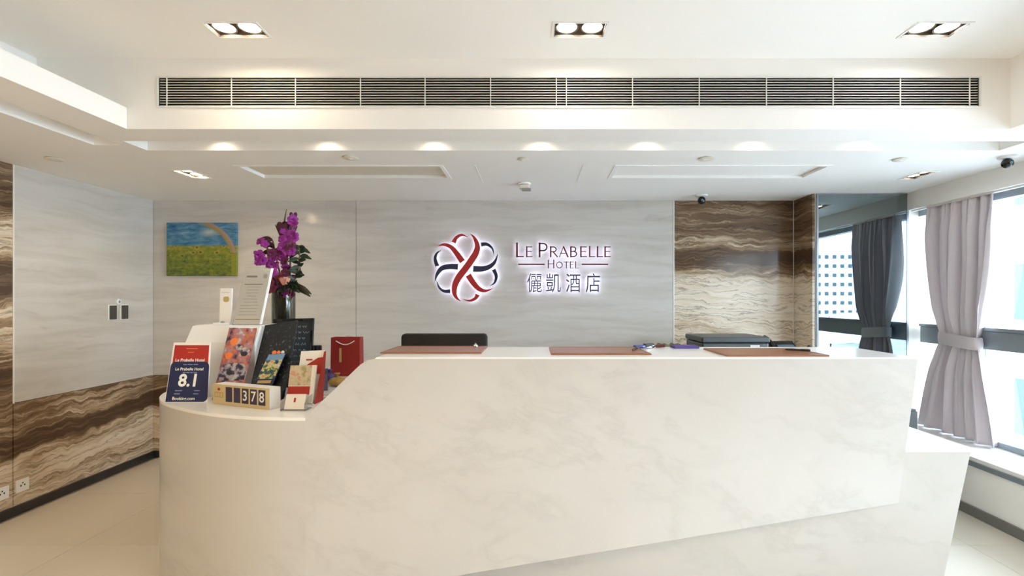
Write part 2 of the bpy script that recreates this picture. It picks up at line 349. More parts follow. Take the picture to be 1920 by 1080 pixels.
def painting():
    t = NT('oil_painting'); x, y, z = t.sep(t.gen())          # x across, z up
    v = t.comb(x, 0.0, z)
    sky = t.ramp(t.noise(t.map(v, (2.2, 1, 6)), 2.6, 5, 0.6, 0.4), [(0.30, (0.015, 0.085, 0.22)), (0.50, (0.060, 0.20, 0.34)), (0.66, (0.15, 0.30, 0.40)), (0.80, (0.42, 0.52, 0.55))])
    cloud = t.math('MULTIPLY', t.ramp(t.math('ABSOLUTE', t.math('SUBTRACT', x, 0.62)), [(0.02, 1.0), (0.16, 0.0)]), t.ramp(t.math('ABSOLUTE', t.math('SUBTRACT', z, 0.82)), [(0.0, 1.0), (0.10, 0.0)]))
    sky = t.mix(t.math('MULTIPLY', cloud, 0.8), sky, (0.52, 0.55, 0.48))
    fd = t.ramp(t.noise(t.map(v, (1, 1, 1.3)), 13, 4, 0.6), [(0.33, (0.03, 0.055, 0.012)), (0.50, (0.16, 0.19, 0.020)), (0.68, (0.36, 0.34, 0.045))])
    yel = t.ramp(z, [(0.0, (0.045, 0.085, 0.012)), (0.35, (0.16, 0.20, 0.02)), (0.56, (0.30, 0.27, 0.02))])
    fd = t.mix(0.55, yel, fd)
    dots = t.ramp(t.vor(t.map(v, (1, 1, 1.1)), 9.5), [(0.10, 1.0), (0.22, 0.0)])
    fd = t.mix(t.math('MULTIPLY', dots, 0.75), fd, (0.045, 0.028, 0.008))
    ring = t.ramp(t.vor(t.map(v, (1, 1, 1.1)), 9.5), [(0.20, 0.0), (0.30, 1.0), (0.42, 0.0)])
    fd = t.mix(t.math('MULTIPLY', ring, t.math('MULTIPLY', t.ramp(z, [(0.30, 0.0), (0.42, 1.0), (0.5, 1.0)]), 0.6)), fd, (0.50, 0.33, 0.05))
    hor = t.math('ADD', 0.565, t.math('MULTIPLY', t.math('SUBTRACT', t.noise(v, 5, 3), 0.5), 0.06))
    c = t.mix(t.math('GREATER_THAN', z, hor), fd, sky)
    # the rainbow-like bough falling to the right
    dx = t.math('SUBTRACT', x, 0.40); dz = t.math('SUBTRACT', z, 0.32)
    r = t.math('SQRT', t.math('ADD', t.math('POWER', dx, 2.0), t.math('POWER', t.math('MULTIPLY', dz, 0.82), 2.0)))
    bw = t.math('SUBTRACT', r, 0.565)
    arc = t.math('MULTIPLY', t.ramp(t.math('ABSOLUTE', bw), [(0.028, 1.0), (0.050, 0.0)]), t.ramp(x, [(0.46, 0.0), (0.58, 1.0)]))
    arc = t.math('MULTIPLY', arc, t.math('GREATER_THAN', z, 0.43))
    rc = t.ramp(t.math('MULTIPLY_ADD', bw, 10.0, 0.5), [(0.1, (0.24, 0.22, 0.09)), (0.45, (0.36, 0.22, 0.07)), (0.7, (0.34, 0.25, 0.22)), (0.95, (0.24, 0.22, 0.34))])
    c = t.mix(arc, c, rc)
    side = t.math('MULTIPLY', t.math('GREATER_THAN', x, 0.93), t.math('LESS_THAN', z, 0.42))
    c = t.mix(t.math('MULTIPLY', side, 0.7), c, (0.26, 0.27, 0.02))
    t.bump(t.noise(t.map(v, (3, 1, 6)), 12, 4), 0.35, 0.004)
    return t.fin(c, 0.5)
M['painting'] = painting()
def print_patches(name, cols, sc, seed, mult=(1, 1, 1)):
    t = NT(name); p = t.map(t.pos(), mult, (seed, seed * 0.7, seed * 1.3))
    w = t.n('ShaderNodeTexNoise'); t.l(p, w.inputs['Vector']); w.inputs['Scale'].default_value = sc * 0.9; w.inputs['Detail'].default_value = 3
    f = t.math('MULTIPLY_ADD', t.math('SUBTRACT', w.outputs[0], 0.5), 2.6, 0.5, True)
    c = t.ramp(f, cols, 'EASE'); return t.fin(c, 0.3)
M['art_bright'] = print_patches('orange_purple_artwork', [(0.05, (0.03, 0.02, 0.03)), (0.22, (0.20, 0.09, 0.16)), (0.40, (0.36, 0.13, 0.10)), (0.55, (0.56, 0.16, 0.07)), (0.70, (0.34, 0.22, 0.30)), (0.90, (0.54, 0.48, 0.44))], 26, 3.0)
M['art_pale'] = print_patches('grey_black_artwork', [(0.15, (0.015, 0.015, 0.02)), (0.38, (0.07, 0.05, 0.10)), (0.52, (0.32, 0.29, 0.33)), (0.80, (0.50, 0.48, 0.43))], 30, 9.0)
M['art_blue'] = print_patches('blue_green_artwork', [(0.10, (0.02, 0.05, 0.20)), (0.32, (0.07, 0.15, 0.06)), (0.48, (0.45, 0.48, 0.16)), (0.62, (0.70, 0.62, 0.35)), (0.78, (0.62, 0.25, 0.10)), (0.95, (0.60, 0.65, 0.62))], 40, 5.0)
M['art_floral'] = print_patches('cream_floral_artwork', [(0.15, (0.40, 0.38, 0.18)), (0.40, (0.60, 0.52, 0.36)), (0.62, (0.66, 0.58, 0.44)), (0.85, (0.62, 0.36, 0.24))], 30, 12.0)
M['art_night'] = print_patches('black_speckled_artwork', [(0.30, (0.006, 0.008, 0.012)), (0.85, (0.012, 0.016, 0.022)), (0.97, (0.10, 0.13, 0.15))], 75, 15.0)
M['facade'] = flat('rendered_facade', (0.50, 0.50, 0.51), 0.8, var=0.08, sc=0.4)
M['facade_b'] = flat('tiled_facade', (0.84, 0.85, 0.86), 0.8, var=0.1, sc=0.3)
M['city_glass'] = flat('blue_window_glass', (0.030, 0.048, 0.062), 0.4, spec=0.25)
M['city_dark'] = flat('dark_window_glass', (0.045, 0.10, 0.14), 0.2)
M['roofing'] = flat('roof_concrete', (0.42, 0.46, 0.48), 0.9, var=0.4, sc=0.35)
M['asphalt'] = flat('asphalt', (0.46, 0.47, 0.48), 0.9, var=0.3, sc=0.1)

# ------------------------------------------------------------------ room shell
ZS, ZC = 2.51, 2.91            # soffit and upper ceiling heights
XL, XR, YB, YF = -3.72, 3.55, 4.70, -5.0
# floor: bed plus tiles
floor = struct(MB().box(-4.0, 4.0, YF - 0.2, 5.0, -0.12, -0.012).build('floor', M['grout'], at=(0, 0, -0.12)))
tm = None; T = 0.8
for i in range(-5, 5):
    for j in range(-1, 6):
        x0, y0 = 0.34 + i * T, j * T + 0.62
        x1, y1 = min(x0 + T - 0.003, 3.9), min(y0 + T - 0.003, YB + 0.2)
        x0 = max(x0, XL)
        if x1 - x0 < 0.2 or y1 - y0 < 0.2: continue
        full = abs(x1 - x0 - T + 0.003) < 1e-6 and abs(y1 - y0 - T + 0.003) < 1e-6
        if full and tm is not None:
            o = bpy.data.objects.new('tile', tm); C.objects.link(o); o.parent = floor; o.location = Vector((x0, y0, 0)) - org(floor)
        else:
            o = MB().box(x0, x1, y0, y1, -0.012, 0.0).build('tile', M['tile'], floor, at=(x0, y0, 0))
            if full: tm = o.data
MB().box(XL, 3.9, YF, 0.62 - T - 0.003, -0.012, 0.0).build('tile', M['tile'], floor)

# left wall: backing, marble panels above a travertine dado, a full-height travertine strip nearer
wl = struct(MB().box(XL - 0.25, XL - 0.022, YF - 0.2, YB + 0.25, 0, 2.66).build('wall_left', M['paint']))
MB().box(XL - 0.022, XL, 3.436, YB, 0.803, 2.51).build('marble_panel', M['wall_marble'], wl, bevel=0.002)
MB().box(XL - 0.022, XL, 3.436, YB, 0.0, 0.80).build('travertine_panel', M['trav_left'], wl, bevel=0.002)
MB().box(XL - 0.022, XL, 1.9, 3.43, 0.0, 2.51).build('travertine_panel', M['trav_left'], wl, bevel=0.002)
for a in (1.894, 0.3, -1.3, -2.9): MB().box(XL - 0.022, XL, a - 1.594, a, 0.0, 2.51).build('marble_panel', M['wall_marble'], wl)
MB().box(XL - 0.008, XL + 0.004, 3.429, 3.437, 0.80, 2.51).build('joint_strip', M['white'], wl)
# back wall
wb_ = struct(MB().box(XL - 0.25, 2.56, YB + 0.022, YB + 0.25, 0, 2.66).build('wall_back', M['paint']))
MB().box(XL, -1.738, YB, YB + 0.022, 0.803, 2.51).build('marble_panel', M['wall_marble'], wb_, bevel=0.002)
MB().box(-1.734, 1.370, YB, YB + 0.022, 0.803, 2.51).build('marble_panel', M['wall_marble'], wb_, bevel=0.002)
MB().box(XL, 1.370, YB, YB + 0.022, 0.0, 0.80).build('travertine_panel', M['trav_left'], wb_)
MB().box(1.380, 2.545, YB, YB + 0.022, 0.0, 2.51).build('travertine_panel', M['trav_right'], wb_, bevel=0.002)
MB().box(1.370, 1.380, YB - 0.004, YB + 0.02, 0.0, 2.51).build('joint_strip', M['white'], wb_)
# column that carries the mirror
YM = 4.39
col = struct(MB().box(2.575, 4.2, YM, YB + 0.25, 0, 2.66).build('wall_right', M['paint']))
MB().box(2.553, 2.575, YM, YB, 0, 2.51).build('travertine_panel', M['trav_right'], col)
# rear wall behind the camera
struct(MB().box(XL - 0.25, 4.2, YF - 0.25, YF, 0, 3.1).build('wall_rear', M['fill_cut_brown']))
# window wall: dado, sill, bulkhead
struct(MB().box(3.42, 3.80, YF, -0.93, 0.42, 2.36).build('wall_right_light_block', M['fill_cut_brown']))  # unseen wall, added to keep window light off the counter front
dado = struct(MB().box(3.14, 3.75, YF, YM, 0, 0.365).build('wall_right_low', M['paint']))
sill = struct(MB().box(3.135, 3.70, YF, YM, 0.385, 0.42).build('trim_1', M['quartz'], bevel=0.003))
MB().box(3.122, 3.15, YF, YM, 0.357, 0.392).build('edge_strip', M['frame'], sill)
struct(MB().box(3.41, 3.80, YF, YM, 2.355, 2.66).build('wall_right_head', M['ceiling']))
for nm, b, mt in (('baseboard_left', (XL, XL + 0.016, YF, YB, 0, 0.062), 'dark_base'), ('baseboard_back', (XL, 2.55, YB - 0.016, YB, 0, 0.062), 'dark_base'), ('baseboard_right', (3.124, 3.14, YF, YM, 0, 0.07), 'grey_base')):
    struct(MB().box(*b).build(nm, M[mt]))

# ceiling
lamp_c = [(-1.50, 2.43), (0.234, 2.43), (2.03, 2.43)]
fill_c = [(x, y) for y in (-0.9, -3.0) for x in (-1.5, 0.234, 2.03)]  # added fill lamps, out of view
FW, FD = 0.128, 0.063          # half size of the twin-lamp recess
holes_c = [(x - FW, x + FW, y - FD, y + FD) for x, y in lamp_c + fill_c]
soff_l = [(-2.63, 3.70), (3.00, 3.74)]
ceil = struct(MB().slab(-2.81, 2.70, YF, 2.72, ZC, ZC + 0.10, holes_c).build('ceiling', M['ceiling'], at=(0, 0, ZC)))
# soffit round the upper ceiling, with the light slots, access panels and lamp recesses cut out
pan = [(-2.13, -0.68, 3.48, 3.80), (0.62, 2.13, 3.48, 3.80)]
slots = [(-2.50, 3.02, 2.925, 3.11), (-2.745, -2.575, YF + 0.3, 3.00)]
holes = pan + slots + [(x - 0.058, x + 0.058, y - 0.11, y + 0.11) for x, y in soff_l]
m = MB().slab(-3.75, 3.42, 2.72, YB + 0.02, ZS, ZS + 0.12, holes)
MB.slab(m, -3.75, -2.30, YF, 2.72, ZS, ZS + 0.12, holes)
MB.slab(m, 2.70, 3.42, YF, 2.72, ZS, ZS + 0.12)
m.build('soffit', M['ceiling'], ceil)
m = MB().box(-3.97, 4.2, 2.852, YB + 0.25, ZS + 0.12, ZS + 0.25)             # deck over the soffit
m.box(-3.97, -2.81, YF, 2.852, ZS + 0.12, ZS + 0.25); m.box(2.70, 4.2, YF, 2.852, ZS + 0.12, ZS + 0.25)
m.box(-2.91, -2.81, YF, 2.72, ZS + 0.25, ZC + 0.1); m.box(2.70, 2.80, YF, 2.72, ZS + 0.25, ZC + 0.1)
m.build('deck', M['ceiling'], ceil)
GX0, GX1, GZ0, GZ1 = -2.12, 2.522, 2.637, 2.799
m = MB(); m.box(-2.295, GX0, 2.716, 2.85, ZS - 0.0005, ZC + 0.1); m.box(-2.91, -2.295, 2.716, 2.85, ZS + 0.1205, ZC + 0.1)
m.box(GX1, 2.70, 2.716, 2.85, ZS - 0.0005, ZC + 0.1); m.box(GX0, GX1, 2.716, 2.85, ZS - 0.0005, GZ0); m.box(GX0, GX1, 2.716, 2.85, GZ1, ZC + 0.1)
m.build('fascia', M['ceiling'], ceil)
MB().box(-3.0, 2.9, YF, 2.86, ZC + 0.101, ZC + 0.2).build('upper_deck', M['ceiling'], ceil)
for i, (x0, x1, y0, y1) in enumerate(pan):
    p = MB().box(x0 + 0.008, x1 - 0.008, y0 + 0.008, y1 - 0.008, ZS + 0.018, ZS + 0.03).build('access_panel', M['ceiling'] if i else M['cream'], ceil)
    mm = MB().slab(x0 - 0.03, x1 + 0.03, y0 - 0.03, y1 + 0.03, ZS - 0.004, ZS, [(x0, x1, y0, y1)]).build('panel_frame', M['ceiling'], ceil)
# faint board joints of the soffit between the panels
for x in (-0.42, 0.36):
    MB().box(x - 0.004, x + 0.004, 3.45, 3.95, ZS - 0.002, ZS).build('board_joint', M['white'], ceil)

# ------------------------------------------------------------------ windows along the right
YW = [3.80, 2.0, 0.2, -0.9]
for i in range(len(YW)):
    a = YM if i == 0 else YW[i - 1]; b = YW[i]
    w = MB()
    w.box(XR - 0.03, XR + 0.05, b, a, 2.30, 2.36)                 # head
    w.box(XR - 0.03, XR + 0.05, b, a, 0.42, 0.465)                # bottom rail
    w.box(XR - 0.03, XR + 0.05, b - 0.025, b + 0.025, 0.465, 2.30)
    wo = struct(w.build('window_%d' % (i + 1), M['frame'], bevel=0.004))
    MB().box(XR - 0.035, XR + 0.06, b + 0.025, a - 0.025, 1.155, 1.30).build('transom', M['frame'], wo, bevel=0.006)
    MB().box(XR - 0.045, XR - 0.03, b + 0.025, a - 0.025, 1.30, 1.325).build('transom_lip', M['frame'], wo)
    MB().box(XR, XR + 0.008, b + 0.025, a - 0.025, 1.30, 2.30).build('pane', M['glass'], wo)
    MB().box(XR, XR + 0.008, b + 0.025, a - 0.025, 0.465, 1.155).build('pane', M['glass'], wo)
    MB().box(XR - 0.06, XR - 0.03, b + 0.03, b + 0.06, 1.42, 1.60).build('handle', M['black'], wo, bevel=0.004)

# ------------------------------------------------------------------ twin downlights
def twin(name, label, c, z, hw, hd, along_x, lensmat, r):
    t = thing(name, label, 'ceiling light', (c[0], c[1], z), 'recessed twin downlights')
    x, y = c
    MB().slab(x - hw - 0.012, x + hw + 0.012, y - hd - 0.012, y + hd + 0.012, z - 0.004, z + 0.001, [(x - hw, x + hw, y - hd, y + hd)]).build('trim_ring', M['white'], t)
    m = MB().slab(x - hw, x + hw, y - hd, y + hd, z - 0.002, z + 0.075, [(x - hw + 0.004, x + hw - 0.004, y - hd + 0.004, y + hd - 0.004)])
    m.box(x - hw, x + hw, y - hd, y + hd, z + 0.075, z + 0.08); m.build('housing', M['lamp_dark'], t)
    for s in (-1, 1):
        px, py = (x + s * hw * 0.5, y) if along_x else (x, y + s * hd * 0.5)
        b = MB().lathe((px, py, z), [(r, 0.012), (r + 0.008, 0.010), (r + 0.008, 0.06), (r, 0.06)], cap=False).build('lamp_bezel', M['lamp_dark'], t, True)
        MB().lathe((px, py, z), [(r, 0.014), (r * 0.96, 0.024)]).build('lens', lensmat, b)
    return t
names = ['twin downlight in the upper ceiling, leftmost of the row above the air grille', 'twin downlight in the upper ceiling, middle of the row above the air grille', 'twin downlight in the upper ceiling, rightmost of the row above the air grille']
for c, nm, lm in zip(lamp_c, names, M['lens']): twin('twin_downlight', nm, c, ZC, FW, FD, True, lm, 0.050)
twin('twin_downlight', 'small twin downlight in the low ceiling near the left marble wall', soff_l[0], ZS, 0.058, 0.11, False, M['lens_small'], 0.042)
twin('twin_downlight', 'small twin downlight in the low ceiling near the window bulkhead', soff_l[1], ZS, 0.058, 0.11, False, M['lens_cool'], 0.042)
ordn = ['left', 'middle', 'right']
for i, (x, y) in enumerate(fill_c):      # added downlights out of view behind the camera, as fill light
    twin('twin_downlight', 'added fill downlight behind the camera, %s of the %s row' % (ordn[i % 3], 'nearer' if i < 3 else 'rear'), (x, y), ZC, FW, FD, True, M['lens_fill'][i % 3], 0.050)
# small spots hidden in the light slot, grazing its far face
for k in range(7):
    x = -2.01 + 0.685 * k
    t = MB().lathe((x, 3.02, ZS + 0.045), [(0.022, 0.0), (0.030, 0.004), (0.030, 0.065), (0.02, 0.065)]).build('slot_spot', M['white'])
    tag(t, 'small spot in the long ceiling slot lighting its far face, number %s from the left' % ('one two three four five six seven'.split()[k]), 'ceiling light', 'slot spots')
    light('slot_light', 'SPOT', (x, 3.02, ZS + 0.04), W_SLOT, WARM, (math.radians(35), 0, 0), spot_size=math.radians(150), spot_blend=0.6, shadow_soft_size=0.012)
for k in range(3):
    y = 2.15 - 0.9 * k
    t = MB().lathe((-2.66, y, ZS + 0.045), [(0.022, 0.0), (0.030, 0.004), (0.030, 0.065), (0.02, 0.065)]).build('slot_spot', M['white'])
    tag(t, 'small spot in the left ceiling slot, %s from the far end' % ('first second third'.split()[k]), 'ceiling light', 'slot spots')
    light('slot_light', 'SPOT', (-2.66, y, ZS + 0.04), W_SLOT, WARM, (0, math.radians(35), 0), spot_size=math.radians(150), spot_blend=0.6, shadow_soft_size=0.012)

# ------------------------------------------------------------------ air grille
g = thing('air_grille', 'long white slatted air conditioning grille in the ceiling fascia', 'grille', ((GX0 + GX1) / 2, 2.72, GZ0))
m = MB()
FR = 0.008
m.box(GX0 - FR, GX1 + FR, 2.708, 2.7155, GZ1, GZ1 + FR); m.box(GX0 - FR, GX1 + FR, 2.708, 2.7155, GZ0 - FR, GZ0)
m.box(GX0 - FR, GX0, 2.708, 2.7155, GZ0, GZ1); m.box(GX1, GX1 + FR, 2.708, 2.7155, GZ0, GZ1); m.build('grille_frame', M['grille'], g)
m = MB().box(GX0, GX1, 2.80, 2.815, GZ0, GZ1); e = 0.0008
m.box(GX0, GX1, 2.717, 2.80, GZ1 - e - 0.001, GZ1 - e); m.box(GX0, GX1, 2.717, 2.80, GZ0 + e, GZ0 + e + 0.001)
m.box(GX0 + e, GX0 + e + 0.001, 2.717, 2.80, GZ0, GZ1); m.box(GX1 - e - 0.001, GX1 - e, 2.717, 2.80, GZ0, GZ1)
m.build('duct_interior', M['grille_dark'], g)
sl = None; NS = 11
for k in range(NS):
    z = GZ0 + (k + 0.5) * (GZ1 - GZ0) / NS
    if sl is None:
        o = MB().obox((GX0, 2.722, z - 0.0020), (GX1 - GX0, 0, 0), (0, 0.014, 0.0042), (0, 0.0004, 0.0036)).build('slat', M['grille'], g, at=(0, 2.72, z)); sl = o.data
    else:
        o = bpy.data.objects.new('slat', sl); C.objects.link(o); o.parent = g; o.location = Vector((0, 2.72, z)) - org(g)
dv = None
for px in (313, 434, 554, 676, 797, 920, 1043, 1062, 1186, 1311, 1437, 1562, 1688, 1818):
    x = (px - 1000) / 331.0
    if dv is None:
        o = MB().box(-0.0024, 0.0024, 2.7165, 2.721, GZ0, GZ1).build('divider', M['grille'], g, at=(0, 2.72, GZ0)); dv = o.data; o.location = Vector((x, 2.72, GZ0)) - org(g)
    else:
        o = bpy.data.objects.new('divider', dv); C.objects.link(o); o.parent = g; o.location = Vector((x, 2.72, GZ0)) - org(g)

# ------------------------------------------------------------------ mirror
mr = thing('wall_mirror', 'tall tinted mirror on the column reflecting the window and curtain', 'mirror', (3.0, YM, 0.0))
MB().box(2.60, 3.415, YM - 0.012, YM - 0.001, 0.0, 2.507).build('mirror_glass', M['mirror'], mr)
MB().box(2.582, 2.60, YM - 0.016, YM - 0.001, 0.0, 2.507).build('edge_trim', M['frame'], mr)
MB().box(3.405, 3.422, YM - 0.016, YM - 0.001, 0.0, 2.36).build('edge_trim', M['frame'], mr)
MB().box(2.582, 3.415, YM - 0.015, YM - 0.001, 2.495, 2.507).build('edge_trim', M['frame'], mr)

# ------------------------------------------------------------------ curtain
def curtain():
    t = thing('window_curtain', 'lilac grey satin curtain tied at the waist, at the window beside the mirror', 'curtain', (3.455, 3.95, 0.42))
    nu, nv = 150, 56; vs = []; fs = []
    rnd = random.Random(3); ph = [rnd.uniform(-0.5, 0.5) for _ in range(12)]
    Z0, Z1, ZT = 0.432, 2.353, 1.21
    def ext(z):                                                    # far and near edges in Y
        if z >= ZT:
            k = (z - ZT) / (Z1 - ZT); k = min(1, k); s = 1 - (1 - k) ** 2.3
            return 4.07 + (4.225 - 4.07) * s, 3.735 + (3.585 - 3.735) * s
        k = (ZT - z) / (ZT - Z0); s = k ** 0.72
        return 4.07 + (4.30 - 4.07) * s, 3.735 + (3.585 - 3.735) * s
    for j in range(nv + 1):
        z = Z0 + (Z1 - Z0) * j / nv; a, b = ext(z); w = abs(z - ZT)
        pinch = min(1, w / 0.25)
        for i in range(nu + 1):
            u = i / nu
            uu = u + 0.018 * math.sin(3.1 * z + u * 9) * pinch
            amp = (0.020 + 0.034 * pinch)
            if z > 2.1: amp *= 1.0 - 0.45 * min(1, (z - 2.1) / 0.24)
            n = 6.5; uu += 0.035 * math.sin(5.3 * u + 1.0 + 0.7 * z)
            x = 3.475 + amp * ((1 - 2 * abs(math.sin(math.pi * n * uu + 0.4 * math.sin(2.2 * z))) ** 0.7) * 0.95 + 0.30 * math.sin(2 * math.pi * n * 0.5 * uu + 1.3 + z))
            if z < ZT: x += 0.012 * math.sin(2 * math.pi * 4.2 * u + 0.6) * pinch
            if z > 2.24: x += 0.006 * math.sin(2 * math.pi * 27 * u)     # gathered heading
            y = a + (b - a) * u + 0.006 * math.sin(2 * math.pi * n * 2 * uu)
            vs.append((x, y, z))
    for j in range(nv):
        for i in range(nu): q = j * (nu + 1) + i; fs.append((q, q + 1, q + nu + 2, q + nu + 1))
    o = MB().add(vs, fs).build('cloth', M['satin'], t)
    for p in o.data.polygons: p.use_smooth = True
    sm = o.modifiers.new('thickness', 'SOLIDIFY'); sm.thickness = 0.003
    # tie-back band
    m = MB(); k = 40; ring = []
    for i in range(k):
        a = 2 * math.pi * i / k; c, s_ = math.cos(a), math.sin(a)
        ring.append((3.465 + 0.050 * abs(s_) ** 0.6 * (1 if s_ > 0 else -1), 3.903 + 0.178 * abs(c) ** 0.8 * (1 if c > 0 else -1)))
    vs = []; fs = []
    prof = [(-0.05, 0.97), (-0.045, 1.03), (0, 1.06), (0.045, 1.03), (0.05, 0.97)]
    for dz, sc in prof:
        for x, y in ring: vs.append((3.455 + (x - 3.455) * sc, 3.903 + (y - 3.903) * sc, ZT + dz + 0.03 * math.sin((y - 3.9) * 3)))
    for j in range(4):
        for i in range(k): fs.append((j*k+i, j*k+(i+1) % k, (j+1)*k+(i+1) % k, (j+1)*k+i))
    m.add(vs, fs).build('tieback', M['satin'], t, True)
    MB().box(3.44, 3.47, 3.3, YM - 0.02, 2.342, 2.3545).build('curtain_track', M['white'], t)
curtain()

# ------------------------------------------------------------------ reception counter
rc = thing('reception_counter', 'white veined marble reception counter with sloped step and curved lower left end', 'counter', (0.3, 2.6, 0))
ZT_ = 1.275
def catmull(P, n=8):
    out = []
    for i in range(len(P) - 1):
        p0, p1, p2, p3 = P[max(i-1, 0)], P[i], P[i+1], P[min(i+2, len(P)-1)]
        for k in range(n):
            t = k / n; out.append(tuple(0.5 * ((2*p1[d]) + (-p0[d]+p2[d])*t + (2*p0[d]-5*p1[d]+4*p2[d]-p3[d])*t*t + (-p0[d]+3*p1[d]-3*p2[d]+p3[d])*t**3) for d in (0, 1)))
    return out + [tuple(P[-1])]
curve = catmull([(-1.055, 2.22), (-1.28, 2.234), (-1.535, 2.30), (-1.80, 2.435), (-2.02, 2.60), (-2.155, 2.80), (-2.215, 3.05), (-2.20, 3.32), (-2.08, 3.52)], 8)
foot = curve + [(-0.95, 3.55), (-0.95, 2.30), (-1.055, 2.30)]
def inset(pts, k):
    c = Vector((-1.4, 2.9)); return [tuple(c + (Vector(p) - c) * (1 - k)) for p in pts]
MB().xy(foot, 0.055, 0.985).build('curved_end', M['counter'], rc, True)
MB().xy(inset(foot, 0.04), 0.0, 0.055).build('plinth', M['dark_base'], rc)
MB().xy(inset(foot, -0.0005), 0.985, 1.0).build('low_countertop', M['quartz'], rc)
# main front slab: leans back towards its lower right corner and ends in a slanting lower edge
def front_panel():
    top = [(-1.055, 1.002), (-0.80, 1.245), (-0.77, 1.264), (-0.735, 1.271), (1.78, 1.271)]
    xs = sorted({-1.055, -1.0, -0.93, -0.86, -0.80, -0.77, -0.735, *[-0.6 + 0.17 * i for i in range(14)], 1.78}); nv = 10
    def ztop(x):
        for (a, za), (b, zb) in zip(top, top[1:]):
            if x <= b + 1e-9: return za + (zb - za) * (x - a) / (b - a)
        return 1.271
    F_, B_ = [], []
    for v in range(nv + 1):
        for x in xs:
            u = (x + 1.055) / 2.835; zb = 0.154 + (0.554 - 0.154) * u; z = ztop(x) + (zb - ztop(x)) * v / nv
            y = 2.22 + 0.12 * u * v / nv; F_.append((x, y, z)); B_.append((x, max(y + 0.06, 2.30), z))
    k = len(xs); n = len(F_); fs = []
    for v in range(nv):
        for i in range(k - 1):
            q = v * k + i; fs.append((q, q + 1, q + k + 1, q + k)); fs.append((n+q, n+q+k, n+q+k+1, n+q+1))
    for i in range(k - 1): fs.append((i, n+i, n+i+1, i+1)); q = nv*k + i; fs.append((q, q+1, n+q+1, n+q))
    for v in range(nv): q = v*k; fs.append((q, q+k, n+q+k, n+q)); q += k - 1; fs.append((q, n+q, n+q+k, q+k))
    return MB().add(F_ + B_, fs).build('front_panel', M['counter'], rc, True)
front_panel()
MB().xz([(-1.055, 0.0), (-1.055, 1.002), (-0.80, 1.245), (-0.77, 1.264), (-0.735, 1.271), (1.775, 1.271), (1.775, 0.0)], 2.47, 2.69).build('counter_body', M['counter'], rc)
MB().xz([(-1.055, 0.99), (-1.055, 1.002), (-0.80, 1.245), (-0.77, 1.264), (-0.735, 1.271), (1.775, 1.271), (1.775, 1.20), (-0.75, 1.20)], 2.29, 2.471).build('sloping_edge', M['counter'], rc)
MB().xz([(-0.735, ZT_ - 0.004), (-0.725, ZT_ + 0.004), (1.777, ZT_ + 0.004), (1.783, ZT_ - 0.004)], 2.217, 2.695).build('countertop', M['quartz'], rc, bevel=0.002)
# lower wing at the right end: its front leans back to the floor, under the overhanging slab
m = MB().prism([(-0.9, 2.30, 0.815), (-0.9, 2.478, 0.0), (-0.9, 2.69, 0.0), (-0.9, 2.69, 0.815)], (2.995, 0, 0)); m.box(1.56, 2.095, 2.69, 3.10, 0.0, 0.815)
m.build('base_wing', M['counter'], rc)
MB().box(1.56, 2.100, 2.297, 3.10, 0.8155, 0.835).build('wing_top', M['quartz'], rc, bevel=0.002)

# back cabinet under the printer
bc = thing('back_cabinet', 'low laminate cabinet against the travertine wall, carrying the dark printer', 'cabinet', (1.7, 4.25, 0))
MB().box(0.75, 2.50, 3.85, 4.66, 0.06, 0.90).build('cabinet_body', M['wood_desk'], bc)
MB().box(0.78, 2.47, 3.90, 4.64, 0.0, 0.06).build('plinth', M['dark_base'], bc)
MB().box(0.73, 2.52, 3.83, 4.68, 0.90, 0.93).build('cabinet_top', M['quartz'], bc, bevel=0.003)
for k in range(3):
    x0 = 0.76 + k * 0.58
    d = MB().box(x0, x0 + 0.57, 3.832, 3.85, 0.08, 0.88).build('door', M['wood_desk'], bc, bevel=0.002)
    MB().box(x0 + 0.50, x0 + 0.515, 3.812, 3.832, 0.55, 0.70).build('handle', M['chrome'], d)

# ------------------------------------------------------------------ desk mats and small items on the counter
ZK = ZT_ + 0.0045
def desk_mat(x0, x1, y0, y1, label):
    t = thing('desk_mat', label, 'desk mat', ((x0+x1)/2, (y0+y1)/2, ZK), 'leather desk mats')
    MB().box(x0, x1, y0, y1, ZK, ZK + 0.006).build('mat_base', M['mat_leather'], t, bevel=0.002)
    m = MB().slab(x0 + 0.004, x1 - 0.004, y0 + 0.004, y1 - 0.004, ZK + 0.006, ZK + 0.0075, [(x0 + 0.014, x1 - 0.014, y0 + 0.014, y1 - 0.014)])
    m.build('stitched_border', M['mat_leather'], t)
desk_mat(-0.755, -0.255, 2.36, 2.675, 'tan leather desk mat on the counter in front of the black chair')
desk_mat(0.085, 0.57, 2.31, 2.63, 'tan leather desk mat on the counter in front of the illuminated lettering')
desk_mat(0.905, 1.39, 2.25, 2.56, 'tan leather desk mat on the counter in front of the dark printer')
kn = thing('service_bell', 'tiny silver bell on the right end of the mat by the black chair', 'bell', (-0.315, 2.62, ZK + 0.007))
MB().lathe((-0.315, 2.62, ZK + 0.0076), [(0.013, 0), (0.014, 0.004), (0.012, 0.010), (0.006, 0.014), (0.001, 0.015)], 16).build('dome', M['chrome'], kn, True)
MB().lathe((-0.315, 2.62, ZK + 0.0225), [(0.002, 0), (0.004, 0.002), (0.004, 0.004), (0.001, 0.006)], 10).build('button', M['chrome'], kn, True)
